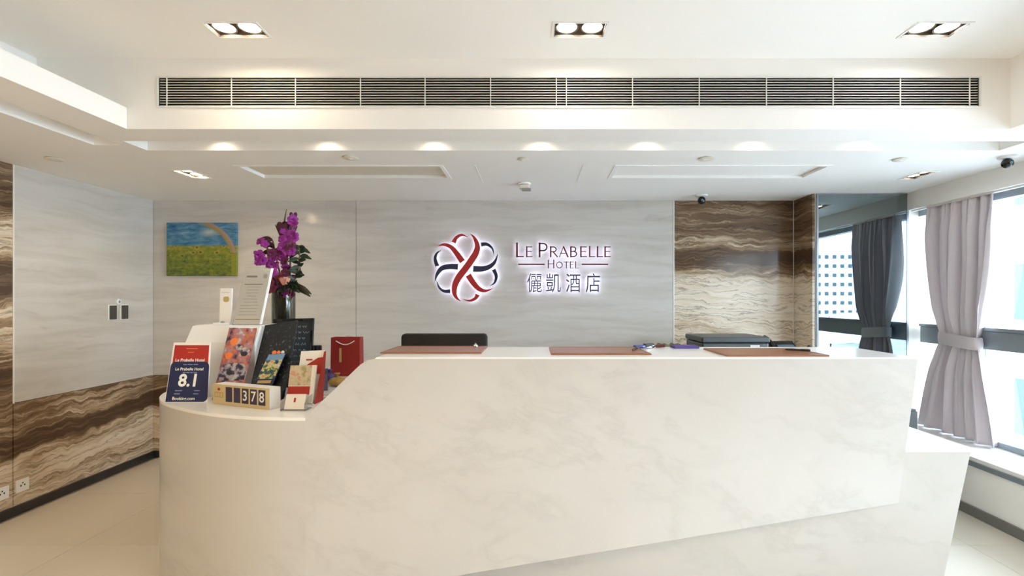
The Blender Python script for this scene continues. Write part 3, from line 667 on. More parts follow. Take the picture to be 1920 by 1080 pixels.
def pen(p, q, mat, label):
    p, q = Vector(p), Vector(q); t = thing('pen', label, 'pen', tuple(p), 'pens on the counter')
    d = q - p
    MB().tube([p, p + d * 0.05, p + d * 0.62], [0.002, 0.0045, 0.0045]).build('barrel', M[mat], t, True)
    MB().tube([p + d * 0.62, p + d * 0.97, q], [0.0055, 0.0055, 0.003]).build('cap', M[mat], t, True)
    MB().obox(p + d * 0.66 + Vector((0, 0, 0.005)), d * 0.25, d.cross(Vector((0, 0, 1))).normalized() * 0.003, (0, 0, 0.002)).build('clip', M['chrome'], t)
pen((0.50, 2.42, ZK + 0.0125), (0.555, 2.55, ZK + 0.0125), 'black', 'black pen on the right end of the mat below the illuminated lettering')
pen((1.28, 2.44, ZK + 0.0125), (1.385, 2.40, ZK + 0.0125), 'black', 'black pen on the right end of the mat by the printer')
# keys with blue and dark red fobs at the back edge of the counter
kr = thing('key_bunch', 'bunch of keys with blue and dark fobs behind the middle mat', 'keys', (0.62, 2.65, ZK))
MB().lathe((0.585, 2.645, ZK), [(0.030, 0.0), (0.036, 0.006), (0.034, 0.014), (0.024, 0.016)], 14).build('blue_fob', flat('blue_fob', (0.05, 0.08, 0.30), 0.3), kr, True)
MB().obox((0.615, 2.63, ZK), (0.055, 0.02, 0), (-0.01, 0.03, 0), (0, 0, 0.022)).build('black_fob', M['black'], kr, bevel=0.004)
MB().obox((0.675, 2.645, ZK), (0.05, -0.01, 0.004), (0.006, 0.03, 0), (0, 0, 0.016)).build('red_fob', flat('dark_red_fob', (0.12, 0.03, 0.03), 0.4), kr, bevel=0.004)
for k in range(4):
    a = 0.4 + k * 0.5; c = Vector((0.60 + 0.02 * k, 2.60 + 0.008 * k, ZK + 0.003 + 0.003 * k))
    MB().obox(c, (0.05 * math.cos(a), 0.05 * math.sin(a) * 0.5, 0), (-0.008 * math.sin(a), 0.008 * math.cos(a), 0), (0, 0, 0.0025)).build('key', M['chrome'], kr)
nb = thing('notepad', 'purple notepad at the back edge of the counter beside the keys', 'notepad', (0.83, 2.65, ZK))
MB().box(0.765, 0.90, 2.60, 2.69, ZK, ZK + 0.012).build('cover', M['purple'], nb, bevel=0.002)
MB().box(0.768, 0.898, 2.603, 2.688, ZK + 0.012, ZK + 0.0135).build('label_sheet', M['purple'], nb)

# printer and telephone on the back cabinet
pr = thing('printer', 'dark charcoal printer on the back cabinet before the travertine wall', 'printer', (1.66, 4.15, 0.93))
MB().box(1.385, 1.93, 3.93, 4.35, 0.93, 1.185).build('printer_body', M['printer'], pr, bevel=0.012)
MB().box(1.378, 1.937, 3.92, 4.36, 1.190, 1.235).build('scanner_lid', M['printer'], pr, bevel=0.010)
MB().obox((1.56, 3.915, 1.10), (0.21, 0, 0), (0, 0.05, 0.075), (0, -0.012, 0.008)).build('control_panel', M['printer_glass'], pr, bevel=0.003)
MB().box(1.775, 1.85, 3.922, 3.93, 1.12, 1.17).build('screen', M['grey_paper'], pr)
MB().box(1.45, 1.88, 3.86, 3.94, 0.98, 0.995).build('paper_tray', M['black'], pr)
ph = thing('desk_phone', 'black desk telephone with handset beside the printer', 'telephone', (2.1, 4.1, 0.93))
MB().prism([(1.98, 3.93, 0.93), (1.98, 4.20, 0.93), (1.98, 4.20, 1.175), (1.98, 4.15, 1.185), (1.98, 3.93, 1.06)], (0.26, 0, 0)).build('phone_base', M['black'], ph, bevel=0.006)
MB().tube([(2.00, 3.98, 1.125), (2.00, 4.02, 1.165), (2.005, 4.10, 1.20), (2.01, 4.17, 1.21)], [0.022, 0.019, 0.019, 0.024], 10).build('handset', M['gloss_black'], ph, True)
MB().obox((2.07, 3.965, 1.087), (0.14, 0, 0), (0, 0.12, 0.068), (0, -0.002, 0.004)).build('keypad', M['printer_glass'], ph)
MB().tube([(2.24, 4.0, 1.10), (2.28, 3.97, 1.16), (2.33, 3.96, 1.13), (2.36, 4.0, 1.06), (2.40, 4.02, 0.94)], 0.010, 8).build('coiled_cord', M['black'], ph, True)
ol = tag(MB().add([(1.0 + 0.3 * i / 8, 3.95 + 0.25 * j / 4, 0.93 + (0.0 if i in (0, 8) or j in (0, 4) else 0.225 + 0.02 * math.sin(i * 2.1 + j))) for j in range(5) for i in range(9)],
         [(j*9+i, j*9+i+1, (j+1)*9+i+1, (j+1)*9+i) for j in range(4) for i in range(8)]).build('folded_cloth', M['olive'], None, True), 'olive brown bundle of cloth on the back cabinet left of the printer', 'cloth')

# office chair
ch = thing('office_chair', 'black leather high backed office chair behind the counter', 'chair', (-0.55, 3.15, 0))
m = MB(); N = 10; vs = []; fs = []
bk = MB().box(-0.822, -0.288, 2.965, 3.045, 0.58, 1.332).build('backrest', M['chair_leather'], ch, True, bevel=0.022)
MB().box(-0.76, -0.35, 2.952, 2.966, 0.66, 1.27).build('back_cushion', M['chair_leather'], bk, True, bevel=0.006)
MB().box(-0.80, -0.31, 3.05, 3.55, 0.44, 0.54).build('seat', M['chair_leather'], ch, True, bevel=0.03)
for s in (-0.855, -0.285):
    MB().tube([(s + 0.015, 3.08, 0.50), (s, 3.08, 0.70), (s, 3.14, 0.735), (s, 3.40, 0.735), (s + 0.01, 3.44, 0.70), (s + 0.015, 3.44, 0.50)], 0.018).build('armrest', M['black'], ch, True)
MB().lathe((-0.555, 3.30, 0.09), [(0.03, 0), (0.03, 0.35)], 14).build('gas_lift', M['chrome'], ch, True)
for k in range(5):
    a = 2 * math.pi * k / 5 + 0.3; e = Vector((-0.555 + 0.28 * math.cos(a), 3.30 + 0.28 * math.sin(a), 0.065))
    lg = MB().tube([(-0.555, 3.30, 0.10), e], [0.022, 0.015]).build('leg', M['black'], ch)
    MB().lathe((e.x - 0.012, e.y, 0.028), [(0.020, 0), (0.028, 0.004), (0.028, 0.02), (0.02, 0.024)], 14, 'x').build('caster', M['black'], lg, True)

# black pedestal just behind the wing
bp = thing('drawer_pedestal', 'black drawer pedestal behind the counter wing beside the curtain', 'cabinet', (2.53, 3.6, 0))
MB().box(2.33, 2.730, 3.42, 3.85, 0.03, 0.762).build('cabinet_body', M['black'], bp, bevel=0.004)
for k in range(3):
    d = MB().box(2.335, 2.725, 3.404, 3.42, 0.06 + k * 0.235, 0.28 + k * 0.235).build('drawer', M['black'], bp, bevel=0.002)
    MB().box(2.47, 2.59, 3.39, 3.404, 0.2 + k * 0.235, 0.212 + k * 0.235).build('handle', M['chrome'], d)
for x in (2.36, 2.70):
    for y in (3.45, 3.82): MB().lathe((x, y, 0.0), [(0.014, 0), (0.014, 0.03)], 10).build('foot', M['black'], bp)

# ------------------------------------------------------------------ illuminated emblem and lettering on the back wall
SW = F / YB
def wp(px, py): return ((px - 1000) / SW, EYE - (py - 560) / SW)
YS0, YS1 = YB - 0.048, YB - 0.034         # face of the letters and back of the letters
em = thing('wall_emblem', 'backlit red and navy ribbon knot emblem on the back wall', 'emblem', (wp(875, 502)[0], YB, wp(875, 567)[1]))
rib = [
 ('sign_red', [(490,90,0),(530,130,26),(557,200,46),(545,262,58),(500,335,62),(450,405,62),(392,480,62),(358,550,55),(352,620,42),(375,668,22),(415,697,0)]),
 ('sign_red', [(200,205,0),(260,190,26),(322,212,38),(372,268,48),(424,342,56)]),
 ('sign_red', [(476,462,56),(520,530,52),(570,583,44),(630,602,26),(700,580,0)]),
 ('sign_red', [(345,172,42),(370,128,30),(420,103,20),(476,125,0)]),
 ('sign_red', [(560,635,42),(540,668,30),(490,690,20),(425,675,0)]),
 ('sign_navy', [(180,522,0),(195,460,26),(240,402,44),(310,386,50),(384,388,55)]),
 ('sign_navy', [(520,405,58),(600,406,52),(668,385,42),(715,340,26),(740,268,0)]),
 ('sign_navy', [(200,382,38),(180,320,30),(195,268,18),(236,238,0)]),
 ('sign_navy', [(195,512,0),(215,570,17),(258,604,27),(315,605,37)]),
 ('sign_navy', [(590,190,38),(642,187,30),(690,225,18),(708,292,0)]),
 ('sign_navy', [(702,412,38),(725,470,30),(710,530,18),(664,560,0)]),
]
def ribbon(pts, shrink=0.0, y0=YS0, y1=YS1):
    P = []
    for i in range(len(pts) - 1):
        p0, p1, p2, p3 = pts[max(i-1, 0)], pts[i], pts[i+1], pts[min(i+2, len(pts)-1)]
        for k in range(5):
            t = k / 5; P.append([0.5 * ((2*p1[d]) + (-p0[d]+p2[d])*t + (2*p0[d]-5*p1[d]+4*p2[d]-p3[d])*t*t + (-p0[d]+3*p1[d]-3*p2[d]+p3[d])*t**3) for d in range(3)])
    P.append(list(pts[-1])); L = []; R = []
    for i, (x, y, w) in enumerate(P):
        a, b = P[max(i-1, 0)], P[min(i+1, len(P)-1)]; d = Vector((b[0]-a[0], b[1]-a[1])).normalized(); n = Vector((-d.y, d.x)) * max(0.8, w / 2 * 0.92 - shrink)
        L.append(wp(780 + (x + n.x) / 4.8, 420 + (y + n.y) / 4.8)); R.append(wp(780 + (x - n.x) / 4.8, 420 + (y - n.y) / 4.8))
    m = MB(); k = len(L); vs = []
    for yy in (y0, y1): vs += [(a, yy, b) for a, b in L] + [(a, yy, b) for a, b in R]
    fs = []
    for i in range(k - 1):
        fs += [(i, i+1, k+i+1, k+i), (2*k+i, 3*k+i, 3*k+i+1, 2*k+i+1), (i, 2*k+i, 2*k+i+1, i+1), (k+i, k+i+1, 3*k+i+1, 3*k+i)]
    fs += [(0, k, 3*k, 2*k), (k-1, 3*k-1, 4*k-1, 2*k-1)]
    return m.add(vs, fs)
for mt, pts in rib:
    r = ribbon(pts).build('ribbon', M[mt], em)
    ribbon(pts, 3.0, YS1, YS1 + 0.006).build('light_strip', M['halo'], r)

lt = thing('wall_lettering', 'backlit hotel name lettering on the back wall right of the emblem', 'sign', (wp(1055, 500)[0], YB, wp(1055, 552)[1]))
def stroke(m, pts, w, y0, y1, X, Z, S):       # a flat stroke along a polyline in letter space
    for (a, b) in zip(pts, pts[1:]):
        a, b = Vector(a), Vector(b); d = (b - a).normalized(); n = Vector((-d.y, d.x)) * w / 2; e = d * w * 0.25
        q = [a - e + n, b + e + n, b + e - n, a - e - n]
        m.xz([(X + p.x * S, Z + p.y * S) for p in q], y0, y1)
TK, TN = 0.135, 0.075
def arc(cx, cy, rx, ry, a0, a1, n=10): return [(cx + rx * math.cos(math.radians(a0 + (a1 - a0) * i / n)), cy + ry * math.sin(math.radians(a0 + (a1 - a0) * i / n))) for i in range(n + 1)]
GL = {
 'L': (0.56, [([(0.08, 0), (0.08, 1)], TK), ([(0.08, 0.03), (0.54, 0.03)], TN), ([(0.0, 0.985), (0.16, 0.985)], 0.03)]),
 'E': (0.60, [([(0.08, 0), (0.08, 1)], TK), ([(0.08, 0.03), (0.54, 0.03)], TN), ([(0.08, 0.53), (0.48, 0.53)], TN), ([(0.08, 0.97), (0.52, 0.97)], TN)]),
 'P': (0.66, [([(0.08, 0), (0.08, 1)], TK), ([(0.08, 0.965), (0.34, 0.965)] + arc(0.34, 0.71, 0.25, 0.255, 90, -90) + [(0.08, 0.455)], TN + 0.02)]),
 'R': (0.70, [([(0.08, 0), (0.08, 1)], TK), ([(0.08, 0.965), (0.32, 0.965)] + arc(0.32, 0.73, 0.23, 0.235, 90, -90) + [(0.08, 0.495)], TN + 0.02), ([(0.30, 0.48), (0.66, 0.0)], 0.11)]),
 'A': (0.80, [([(0.02, 0), (0.38, 1)], TN), ([(0.38, 1), (0.76, 0)], TK), ([(0.16, 0.34), (0.62, 0.34)], TN)]),
 'B': (0.66, [([(0.08, 0), (0.08, 1)], TK), ([(0.08, 0.965), (0.30, 0.965)] + arc(0.30, 0.75, 0.21, 0.215, 90, -90) + [(0.08, 0.535)], TN + 0.02), ([(0.30, 0.535)] + arc(0.32, 0.285, 0.25, 0.25, 90, -90) + [(0.08, 0.035)], TN + 0.02)]),
 'H': (0.78, [([(0.08, 0), (0.08, 1)], TK), ([(0.66, 0), (0.66, 1)], TK), ([(0.08, 0.52), (0.66, 0.52)], TN)]),
 'O': (0.86, [(arc(0.40, 0.5, 0.36, 0.47, 0, 360, 22), 0.115)]),
 'T': (0.66, [([(0.32, 0), (0.32, 1)], TK), ([(0.02, 0.965), (0.62, 0.965)], TN)]),
}
def letter(chx, px, base, hpx, wpx, mat, bold=1.0):
    X, Z = wp(px, base); S = hpx / SW; adv, st = GL[chx]; kx = (wpx / SW) / (adv * S) if wpx else 1
    a, b = MB(), MB()
    for pts, w in st:
        stroke(a, [(p[0] * kx, p[1]) for p in pts], w * bold, YS0, YS1, X, Z, S)
        stroke(b, [(p[0] * kx, p[1]) for p in pts], w * bold * 0.7, YS1, YS1 + 0.006, X, Z, S)
    o = a.build('letter', M[mat], lt); b.build('light_strip', M['halo'], o)
for c_, px, hp, w in (('L', 967.5, 25.5, 14.5), ('E', 986.0, 19, 13.5), ('P', 1009.5, 25.5, 17.5), ('R', 1030.5, 19, 15), ('A', 1048.0, 19, 17), ('B', 1068.0, 19, 14), ('E', 1086.5, 19, 14), ('L', 1103.0, 19, 12), ('L', 1117.5, 19, 12), ('E', 1131.5, 19, 13.5)):
    letter(c_, px, 482.3, hp, w, 'letter_red')
for c_, px, hp, w in (('H', 1026.5, 15, 13.5), ('O', 1042.5, 11.8, 12.5), ('T', 1056.5, 11.8, 10), ('E', 1067.5, 11.8, 8.5), ('L', 1077.5, 11.8, 8)):
    letter(c_, px, 503.2, hp, w, 'letter_red', 0.95)
for a, b in ((972, 1021), (1090, 1139)):
    (x0, z0), (x1, z1) = wp(a, 497.5), wp(b, 495.0)
    o = MB().box(x0, x1, YS0, YS1, z0, z1).build('rule', M['letter_red'], lt)
    MB().box(x0 + 0.002, x1 - 0.002, YS1, YS1 + 0.006, z0 + 0.002, z1 - 0.002).build('light_strip', M['halo'], o)
for c_, px in zip('\u5137\u51f1\u9152\u5e97', (1002, 1037, 1074, 1111)):
    X, Z = wp(px, 533.5)
    o = text_mb(c_, 38 / SW, (X, (YS0 + YS1) / 2, Z), (0.76, 0, 0), (0, 0, 1), (0, -1, 0), YS1 - YS0).build('character', M['letter_navy'], lt)
    text_mb(c_, 38 / SW, (X, YS1 + 0.003, Z), (0.76, 0, 0), (0, 0, 1), (0, -1, 0), 0.006, bold=-0.0006).build('light_strip', M['halo'], o)

# ------------------------------------------------------------------ painting
pt = thing('canvas_painting', 'small unframed canvas painting of a sunflower field under blue sky', 'painting', (-3.23, YB, 1.77))
(x0, z1), (x1, z0) = wp(316.5, 418.5), wp(446.5, 517.5)
MB().box(x0, x1, YB - 0.030, YB - 0.001, z0, z1).build('canvas', M['painting'], pt, bevel=0.002)
MB().box(x0 + 0.02, x1 - 0.02, YB - 0.0012, YB, z0 + 0.02, z1 - 0.02).build('stretcher', M['twig'], pt)

# ------------------------------------------------------------------ things on the lower counter
ZL = 1.0
def panel(P, th, name, mat, parent, bevel=0):
    """thin board from four corners bl, br, tr, tl (seen from the front)"""
    P = [Vector(p) for p in P]; n = (P[1] - P[0]).cross(P[3] - P[0]).normalized()      # towards the viewer
    return MB().prism([p for p in P], -n * th).build(name, mat, parent, bevel=bevel)
def on(P, a, b, lift=0.0006):
    P = [Vector(p) for p in P]; n = (P[1] - P[0]).cross(P[3] - P[0]).normalized()
    return (P[0] * (1-a) + P[1] * a) * (1-b) + (P[3] * (1-a) + P[2] * a) * b + n * lift
def patch(P, rect, name, mat, parent, lift=0.0006, th=0.0004, r=0.0, corners='all'):
    a0, a1, b0, b1 = rect; W = (Vector(P[1]) - Vector(P[0])).length; H = (Vector(P[3]) - Vector(P[0])).length
    if r:
        ra, rb = r / W, r / H; pts = []
        for cx, cy, s in ((a0 + ra, b0 + rb, 180), (a1 - ra, b0 + rb, 270), (a1 - ra, b1 - rb, 0), (a0 + ra, b1 - rb, 90)):
            if corners != 'all' and s not in corners: pts.append((a0 if s in (180, 90) else a1, b0 if s in (180, 270) else b1)); continue
            for k in range(6):
                q = math.radians(s + 90 * k / 5); pts.append((cx + ra * math.cos(q), cy + rb * math.sin(q)))
    else: pts = [(a0, b0), (a1, b0), (a1, b1), (a0, b1)]
    q = [on(P, a, b, lift) for a, b in pts]; n = (Vector(P[1]) - Vector(P[0])).cross(Vector(P[3]) - Vector(P[0])).normalized()
    return MB().prism(q, -n * th).build(name, mat, parent)
def words(P, txt, a, b, size, mat, parent, lift=0.0012, align='CENTER', bold=0.0, name='lettering'):
    u = (Vector(P[1]) - Vector(P[0])).normalized(); n = u.cross(Vector(P[3]) - Vector(P[0])).normalized(); v = n.cross(u)
    return text_mb(txt, size, on(P, a, b, lift), u, v, n, 0, align, bold).build(name, mat, parent)

# white box with a sloping top
X0, X1 = -1.985, -1.585
bx = thing('display_box', 'white box with sloping top carrying the notice and the tall narrow card', 'box', (-1.78, 2.85, ZL))
MB().prism([(X0, 2.735, ZL), (X0, 2.735, 1.300), (X0, 2.795, 1.392), (X0, 3.02, 1.392), (X0, 3.02, ZL)], (X1 - X0, 0, 0)).build('box_body', M['white'], bx, bevel=0.004)
MB().box(X0 + 0.01, X1 - 0.01, 2.80, 3.01, 1.392, 1.395).build('top_sheet', M['white'], bx)
ZB = 1.3955
# rating sign
P = [(-1.948, 2.535, ZL + 0.001), (-1.722, 2.535, ZL + 0.001), (-1.752, 2.605, 1.312), (-1.952, 2.605, 1.312)]
sg = thing('rating_sign', 'white framed sign with red header and navy label reading 8.1', 'sign', (-1.84, 2.55, ZL))
panel(P, 0.006, 'sign_board', M['paper'], sg, 0.001)
patch(P, (0.05, 0.97, 0.60, 0.955), 'red_header', M['red_card'], sg)
patch(P, (0.02, 1.0, 0.012, 0.675), 'navy_label', M['navy'], sg, 0.0014, 0.0008, 0.026, (0, 90, 270))
words(P, '8.1', 0.52, 0.355, 0.090, M['ink_white'], sg, 0.0024, bold=0.0026)
words(P, 'Le Prabelle Hotel', 0.50, 0.700, 0.0225, M['ink_white'], sg, 0.0016, bold=0.0004)

words(P, 'Le Prabelle Hotel', 0.51, 0.55, 0.0215, M['ink_white'], sg, 0.0024, bold=0.0004)
for bb, ws in ((0.628, (0.09, 0.13, 0.12)), (0.493, (0.07, 0.08, 0.06, 0.09))):
    aa = 0.53 - (sum(ws) + 0.02 * (len(ws) - 1)) / 2
    for w in ws: patch(P, (aa, aa + w, bb - 0.008, bb + 0.008), 'small_print', M['ink_pale'], sg, 0.0022, 0.0004); aa += w + 0.02
words(P, 'Booking.com', 0.44, 0.065, 0.023, M['ink_white'], sg, 0.0024, bold=0.0004)
for a, b, w in ((0.30, 0.195, 0.17), (0.74, 0.195, 0.13), (0.27, 0.142, 0.14), (0.72, 0.142, 0.12)): patch(P, (a - w/2, a + w/2, b - 0.008, b + 0.008), 'small_print', M['ink_pale'], sg, 0.0022, 0.0004)
for a, b, w in ((0.52, 0.895, 0.30), (0.50, 0.835, 0.16)): patch(P, (a - w/2, a + w/2, b - 0.005, b + 0.005), 'small_print', M['orange'], sg, 0.0014, 0.0004)
MB().prism([(-1.86, 2.54, ZL), (-1.86, 2.70, ZL), (-1.86, 2.62, 1.2)], (0.05, 0, 0)).build('easel_strut', M['paper'], sg)

# counter of flip numbers, champagne gold front
a, b = Vector((-1.676, 2.515, ZL)), Vector((-1.305, 2.375, ZL)); u = (b - a).normalized(); nn = Vector((0, 0, 1)).cross(u)
if nn.y < 0: nn = -nn
H = 0.105; fl = thing('number_display', 'gold fronted flip number display reading 3 7 8 on the low counter', 'number display', tuple((a + b) / 2))
MB().obox(a, b - a, nn * 0.065, (0, 0, H)).build('display_body', M['white'], fl, bevel=0.002)
P = [a - nn*0.004, b - nn*0.004, b - nn*0.004 + Vector((0, 0, H)), a - nn*0.004 + Vector((0, 0, H))]
P[0].z += 0.001; P[1].z += 0.001
panel(P, 0.0039, 'gold_front', M['gold_panel'], fl)
for k in range(5):
    c0 = 0.245 + k * 0.145
    w = patch(P, (c0, c0 + 0.115, 0.17, 0.90), 'number_window', M['plum'], fl, 0.001, 0.0008)
    if k >= 2:
        words(P, '378'[k - 2], c0 + 0.0575, 0.53, 0.072, M['ink_white'], fl, 0.0018, bold=0.0008, name='digit')
patch(P, (0.035, 0.20, 0.34, 0.62), 'crest_panel', M['gold'], fl, 0.0008, 0.0006)
for c0 in (0.055, 0.10, 0.150): patch(P, (c0, c0 + 0.03, 0.40, 0.56), 'crest_mark', M['gold_panel'], fl, 0.0016, 0.0006)
patch(P, (0.095, 0.14, 0.70, 0.82), 'crest', M['red_card'], fl, 0.0008, 0.0006)
# brochures leaning on the white box
P = [(-1.745, 2.605, ZL + 0.001), (-1.590, 2.605, ZL + 0.001), (-1.572, 2.728, 1.383), (-1.728, 2.728, 1.385)]
br = thing('brochure', 'tall brochure with orange and grey artwork leaning on the white box', 'brochure', (-1.67, 2.61, ZL))
panel(P, 0.005, 'booklet', M['art_bright'], br)
patch(P, (0.03, 0.97, 0.26, 0.50), 'lower_artwork', M['art_pale'], br, 0.001, 0.0006, 0.045, (0, 90))
for bb, aa, r_ in ((0.80, 0.30, 0.022), (0.66, 0.76, 0.026), (0.60, 0.22, 0.02), (0.72, 0.52, 0.018)):
    c = on(P, aa, bb, 0.0010); m = MB(); n_ = 18
    uu = (Vector(P[1]) - Vector(P[0])).normalized(); vv = (Vector(P[3]) - Vector(P[0])).normalized()
    m.prism([c + uu * r_ * math.cos(2*math.pi*k/n_) * (1 + 0.15*math.sin(6*math.pi*k/n_)) + vv * r_ * math.sin(2*math.pi*k/n_) for k in range(n_)], uu.cross(vv) * -0.0005).build('printed_patch', M['art_pale'] if aa > 0.4 else M['orange'], br)
P = [(-1.565, 2.625, ZL + 0.001), (-1.365, 2.625, ZL + 0.001), (-1.375, 2.80, 1.425), (-1.565, 2.80, 1.395)]
hd = thing('leaflet_holder', 'black speckled leaflet board leaning beside the orange brochure', 'leaflet holder', (-1.47, 2.64, ZL))
panel(P, 0.006, 'back_board', M['art_night'], hd)
panel([(p[0], p[1] - 0.03, p[2]) for p in (P[0], P[1], (-1.365, 2.65, 1.06), (-1.565, 2.65, 1.06))], 0.004, 'front_lip', M['black'], hd)
P = [(-1.545, 2.602, 1.03), (-1.438, 2.602, 1.03), (-1.385, 2.690, 1.245), (-1.485, 2.690, 1.238)]
b2 = thing('leaflet', 'blue leaflet with green picture standing in the black holder', 'leaflet', (-1.48, 2.62, 1.03))
panel(P, 0.003, 'sheet', M['navy'], b2)
patch(P, (0.04, 0.96, 0.38, 0.84), 'picture', M['art_blue'], b2, 0.0008)
patch(P, (0.04, 0.96, 0.84, 0.99), 'sky_strip', flat('pale_blue_print', (0.16, 0.30, 0.50), 0.4), b2, 0.0008)
patch(P, (0.15, 0.85, 0.27, 0.34), 'title_strip', M['gold'], b2, 0.0008)
patch(P, (0.15, 0.80, 0.13, 0.16), 'small_print', M['ink_pale'], b2, 0.0008)
for aa, rr in ((0.30, 0.013), (0.55, 0.010), (0.78, 0.009)):
    c = on(P, aa, 1.03, 0.001); MB().prism([c + Vector((rr * math.cos(k * 0.7), 0.25 * rr * math.sin(k * 0.7), rr * math.sin(k * 0.7))) for k in range(9)], (0, 0.002, 0)).build('cut_out_topper', M['orange'] if aa < 0.7 else M['cream'], b2)

# tiered acrylic card stand and the little business-card holder
cs = thing('card_stand', 'red and cream tiered card stand at the foot of the counter slope', 'card stand', (-1.21, 2.56, ZL))
MB().box(-1.285, -1.140, 2.515, 2.655, ZL, ZL + 0.006).build('stand_base', M['acrylic'], cs)
MB().prism([(-1.142, 2.50, ZL), (-1.142, 2.60, ZL), (-1.142, 2.636, 1.262), (-1.142, 2.62, 1.262)], (0.004, 0, 0)).build('side_panel', M['red_card'], cs)
P = [(-1.283, 2.575, ZL + 0.006), (-1.143, 2.575, ZL + 0.006), (-1.143, 2.630, 1.268), (-1.272, 2.630, 1.262)]
panel(P, 0.008, 'back_card', M['paper'], cs)
q = [on(P, x, y, 0.001) for x, y in ((0.0, 0.52), (1.0, 0.52), (1.0, 0.86), (0.75, 0.85), (0.4, 0.74), (0.0, 0.58))]
MB().prism(q, (0, 0.0006, 0)).build('red_swoosh', M['red_card'], cs)
patch(P, (0.26, 0.52, 0.80, 0.83), 'logo_mark', M['sign_red'], cs)
P = [(-1.287, 2.50, ZL + 0.006), (-1.150, 2.50, ZL + 0.006), (-1.150, 2.545, 1.198), (-1.287, 2.545, 1.196)]
panel(P, 0.012, 'front_card', M['paper'], cs)
patch(P, (0.0, 0.84, 0.46, 1.0), 'floral_print', M['art_floral'], cs)
patch(P, (0.0, 0.84, 0.22, 0.44), 'red_band', M['red_card'], cs)
bh = thing('business_card_holder', 'small clear holder of white business cards at the foot of the slope', 'card holder', (-1.17, 2.40, ZL))
MB().box(-1.235, -1.118, 2.345, 2.43, ZL, ZL + 0.005).build('holder_base', M['acrylic'], bh)
for x in (-1.237, -1.119): MB().prism([(x, 2.345, ZL), (x, 2.43, ZL), (x, 2.43, ZL + 0.07), (x, 2.38, ZL + 0.06), (x, 2.345, ZL + 0.035)], (0.003, 0, 0)).build('holder_side', M['acrylic'], bh)
P = [(-1.226, 2.360, ZL + 0.006), (-1.128, 2.360, ZL + 0.006), (-1.128, 2.385, ZL + 0.076), (-1.226, 2.385, ZL + 0.076)]
cd = thing('business_cards', 'block of white business cards in the small clear holder', 'cards', (-1.177, 2.37, ZL + 0.006))
panel(P, 0.030, 'card_block', M['paper'], cd)
patch(P, (0.42, 0.52, 0.45, 0.75), 'logo_mark', M['sign_red'], cd)
# tall narrow card and its little base
tc = thing('tall_card', 'tall narrow white card with a small gold emblem on the white box', 'card', (-1.835, 2.86, ZB))
P = [(-1.868, 2.855, ZB + 0.012), (-1.800, 2.855, ZB + 0.012), (-1.797, 2.862, 1.612), (-1.868, 2.862, 1.612)]
panel(P, 0.012, 'card_body', M['paper'], tc, 0.001)
patch(P, (0.30, 0.80, 0.60, 0.76), 'gold_emblem', M['gold'], tc, r=0.012)
patch(P, (0.15, 0.80, 0.865, 0.885), 'small_print', M['ink_soft'], tc)
MB().box(-1.89, -1.795, 2.83, 2.89, ZB, ZB + 0.012).build('card_base', M['white'], tc, bevel=0.002)
MB().lathe((-1.838, 2.838, ZB + 0.012), [(0.010, 0), (0.010, 0.006), (0.004, 0.009)], 12).build('screw_cap', M['ink_grey'], tc, True)
# notice in a leaning acrylic holder
ns = thing('notice_holder', 'clear leaning holder with a printed white notice, before the flowers', 'sign', (-1.69, 2.85, ZB))
P = [(-1.765, 2.825, ZB + 0.004), (-1.612, 2.825, ZB + 0.004), (-1.612, 2.95, 1.735), (-1.765, 2.95, 1.735)]
panel(P, 0.003, 'notice_sheet', M['paper'], ns)
panel([Vector(p) + Vector((dx, -0.003, dz)) for p, dx, dz in zip(P, (-0.004, 0.010, 0.010, -0.004), (-0.002, -0.002, 0.006, 0.006))], 0.0025, 'acrylic_front', M['acrylic'], ns)
MB().box(-1.77, -1.602, 2.82, 2.99, ZB, ZB + 0.004).build('acrylic_foot', M['acrylic'], ns)
panel([(-1.612, 2.826, ZB + 0.004), (-1.602, 2.836, ZB + 0.004), (-1.602, 2.961, 1.737), (-1.612, 2.951, 1.737)], 0.003, 'acrylic_edge', M['white'], ns)
patch(P, (0.10, 0.52, 0.835, 0.868), 'heading', M['ink_grey'], ns)
patch(P, (0.76, 0.92, 0.82, 0.90), 'logo_mark', M['ink_soft'], ns, r=0.008)
patch(P, (0.08, 0.80, 0.700, 0.714), 'text_line', M['ink_grey'], ns)
for k, (a0, a1) in enumerate(((0.2, 0.75), (0.25, 0.70), (0.2, 0.72), (0.28, 0.66), (0.15, 0.7), (0.22, 0.74), (0.1, 0.82), (0.1, 0.8), (0.1, 0.78), (0.1, 0.82))):
    patch(P, (a0, a1, 0.655 - k * 0.055, 0.664 - k * 0.055), 'text_line', M['ink_soft'], ns)
patch(P, (0.04, 0.96, 0.075, 0.09), 'text_line', M['gold'], ns)
# framed chalkboard
cb = thing('chalkboard', 'small black framed chalkboard with faint chalk writing before the vase', 'chalkboard', (-1.49, 2.98, ZL))
P = [(-1.640, 2.985, ZL + 0.001), (-1.368, 2.945, ZL + 0.001), (-1.375, 3.005, 1.428), (-1.646, 3.045, 1.420)]
panel(P, 0.010, 'board', M['slate'], cb)
for rect in ((0, 1, 0, 0.04), (0, 1, 0.96, 1), (0, 0.05, 0, 1), (0.95, 1, 0, 1)): patch(P, rect, 'board_frame', M['gloss_black'], cb, 0.006, 0.008)
rn = random.Random(11)
for row in range(7):
    bb = 0.88 - row * 0.085; aa = 0.12
    while aa < 0.82:
        w = rn.uniform(0.05, 0.16); pts = [on(P, aa + w * i / 6, bb + 0.022 * math.sin(i * 2.3 + row) * rn.uniform(0.5, 1), 0.0012) for i in range(7)]
        MB().tube(pts, 0.0011, 4).build('chalk_scribble', M['chalk'], cb); aa += w + 0.04
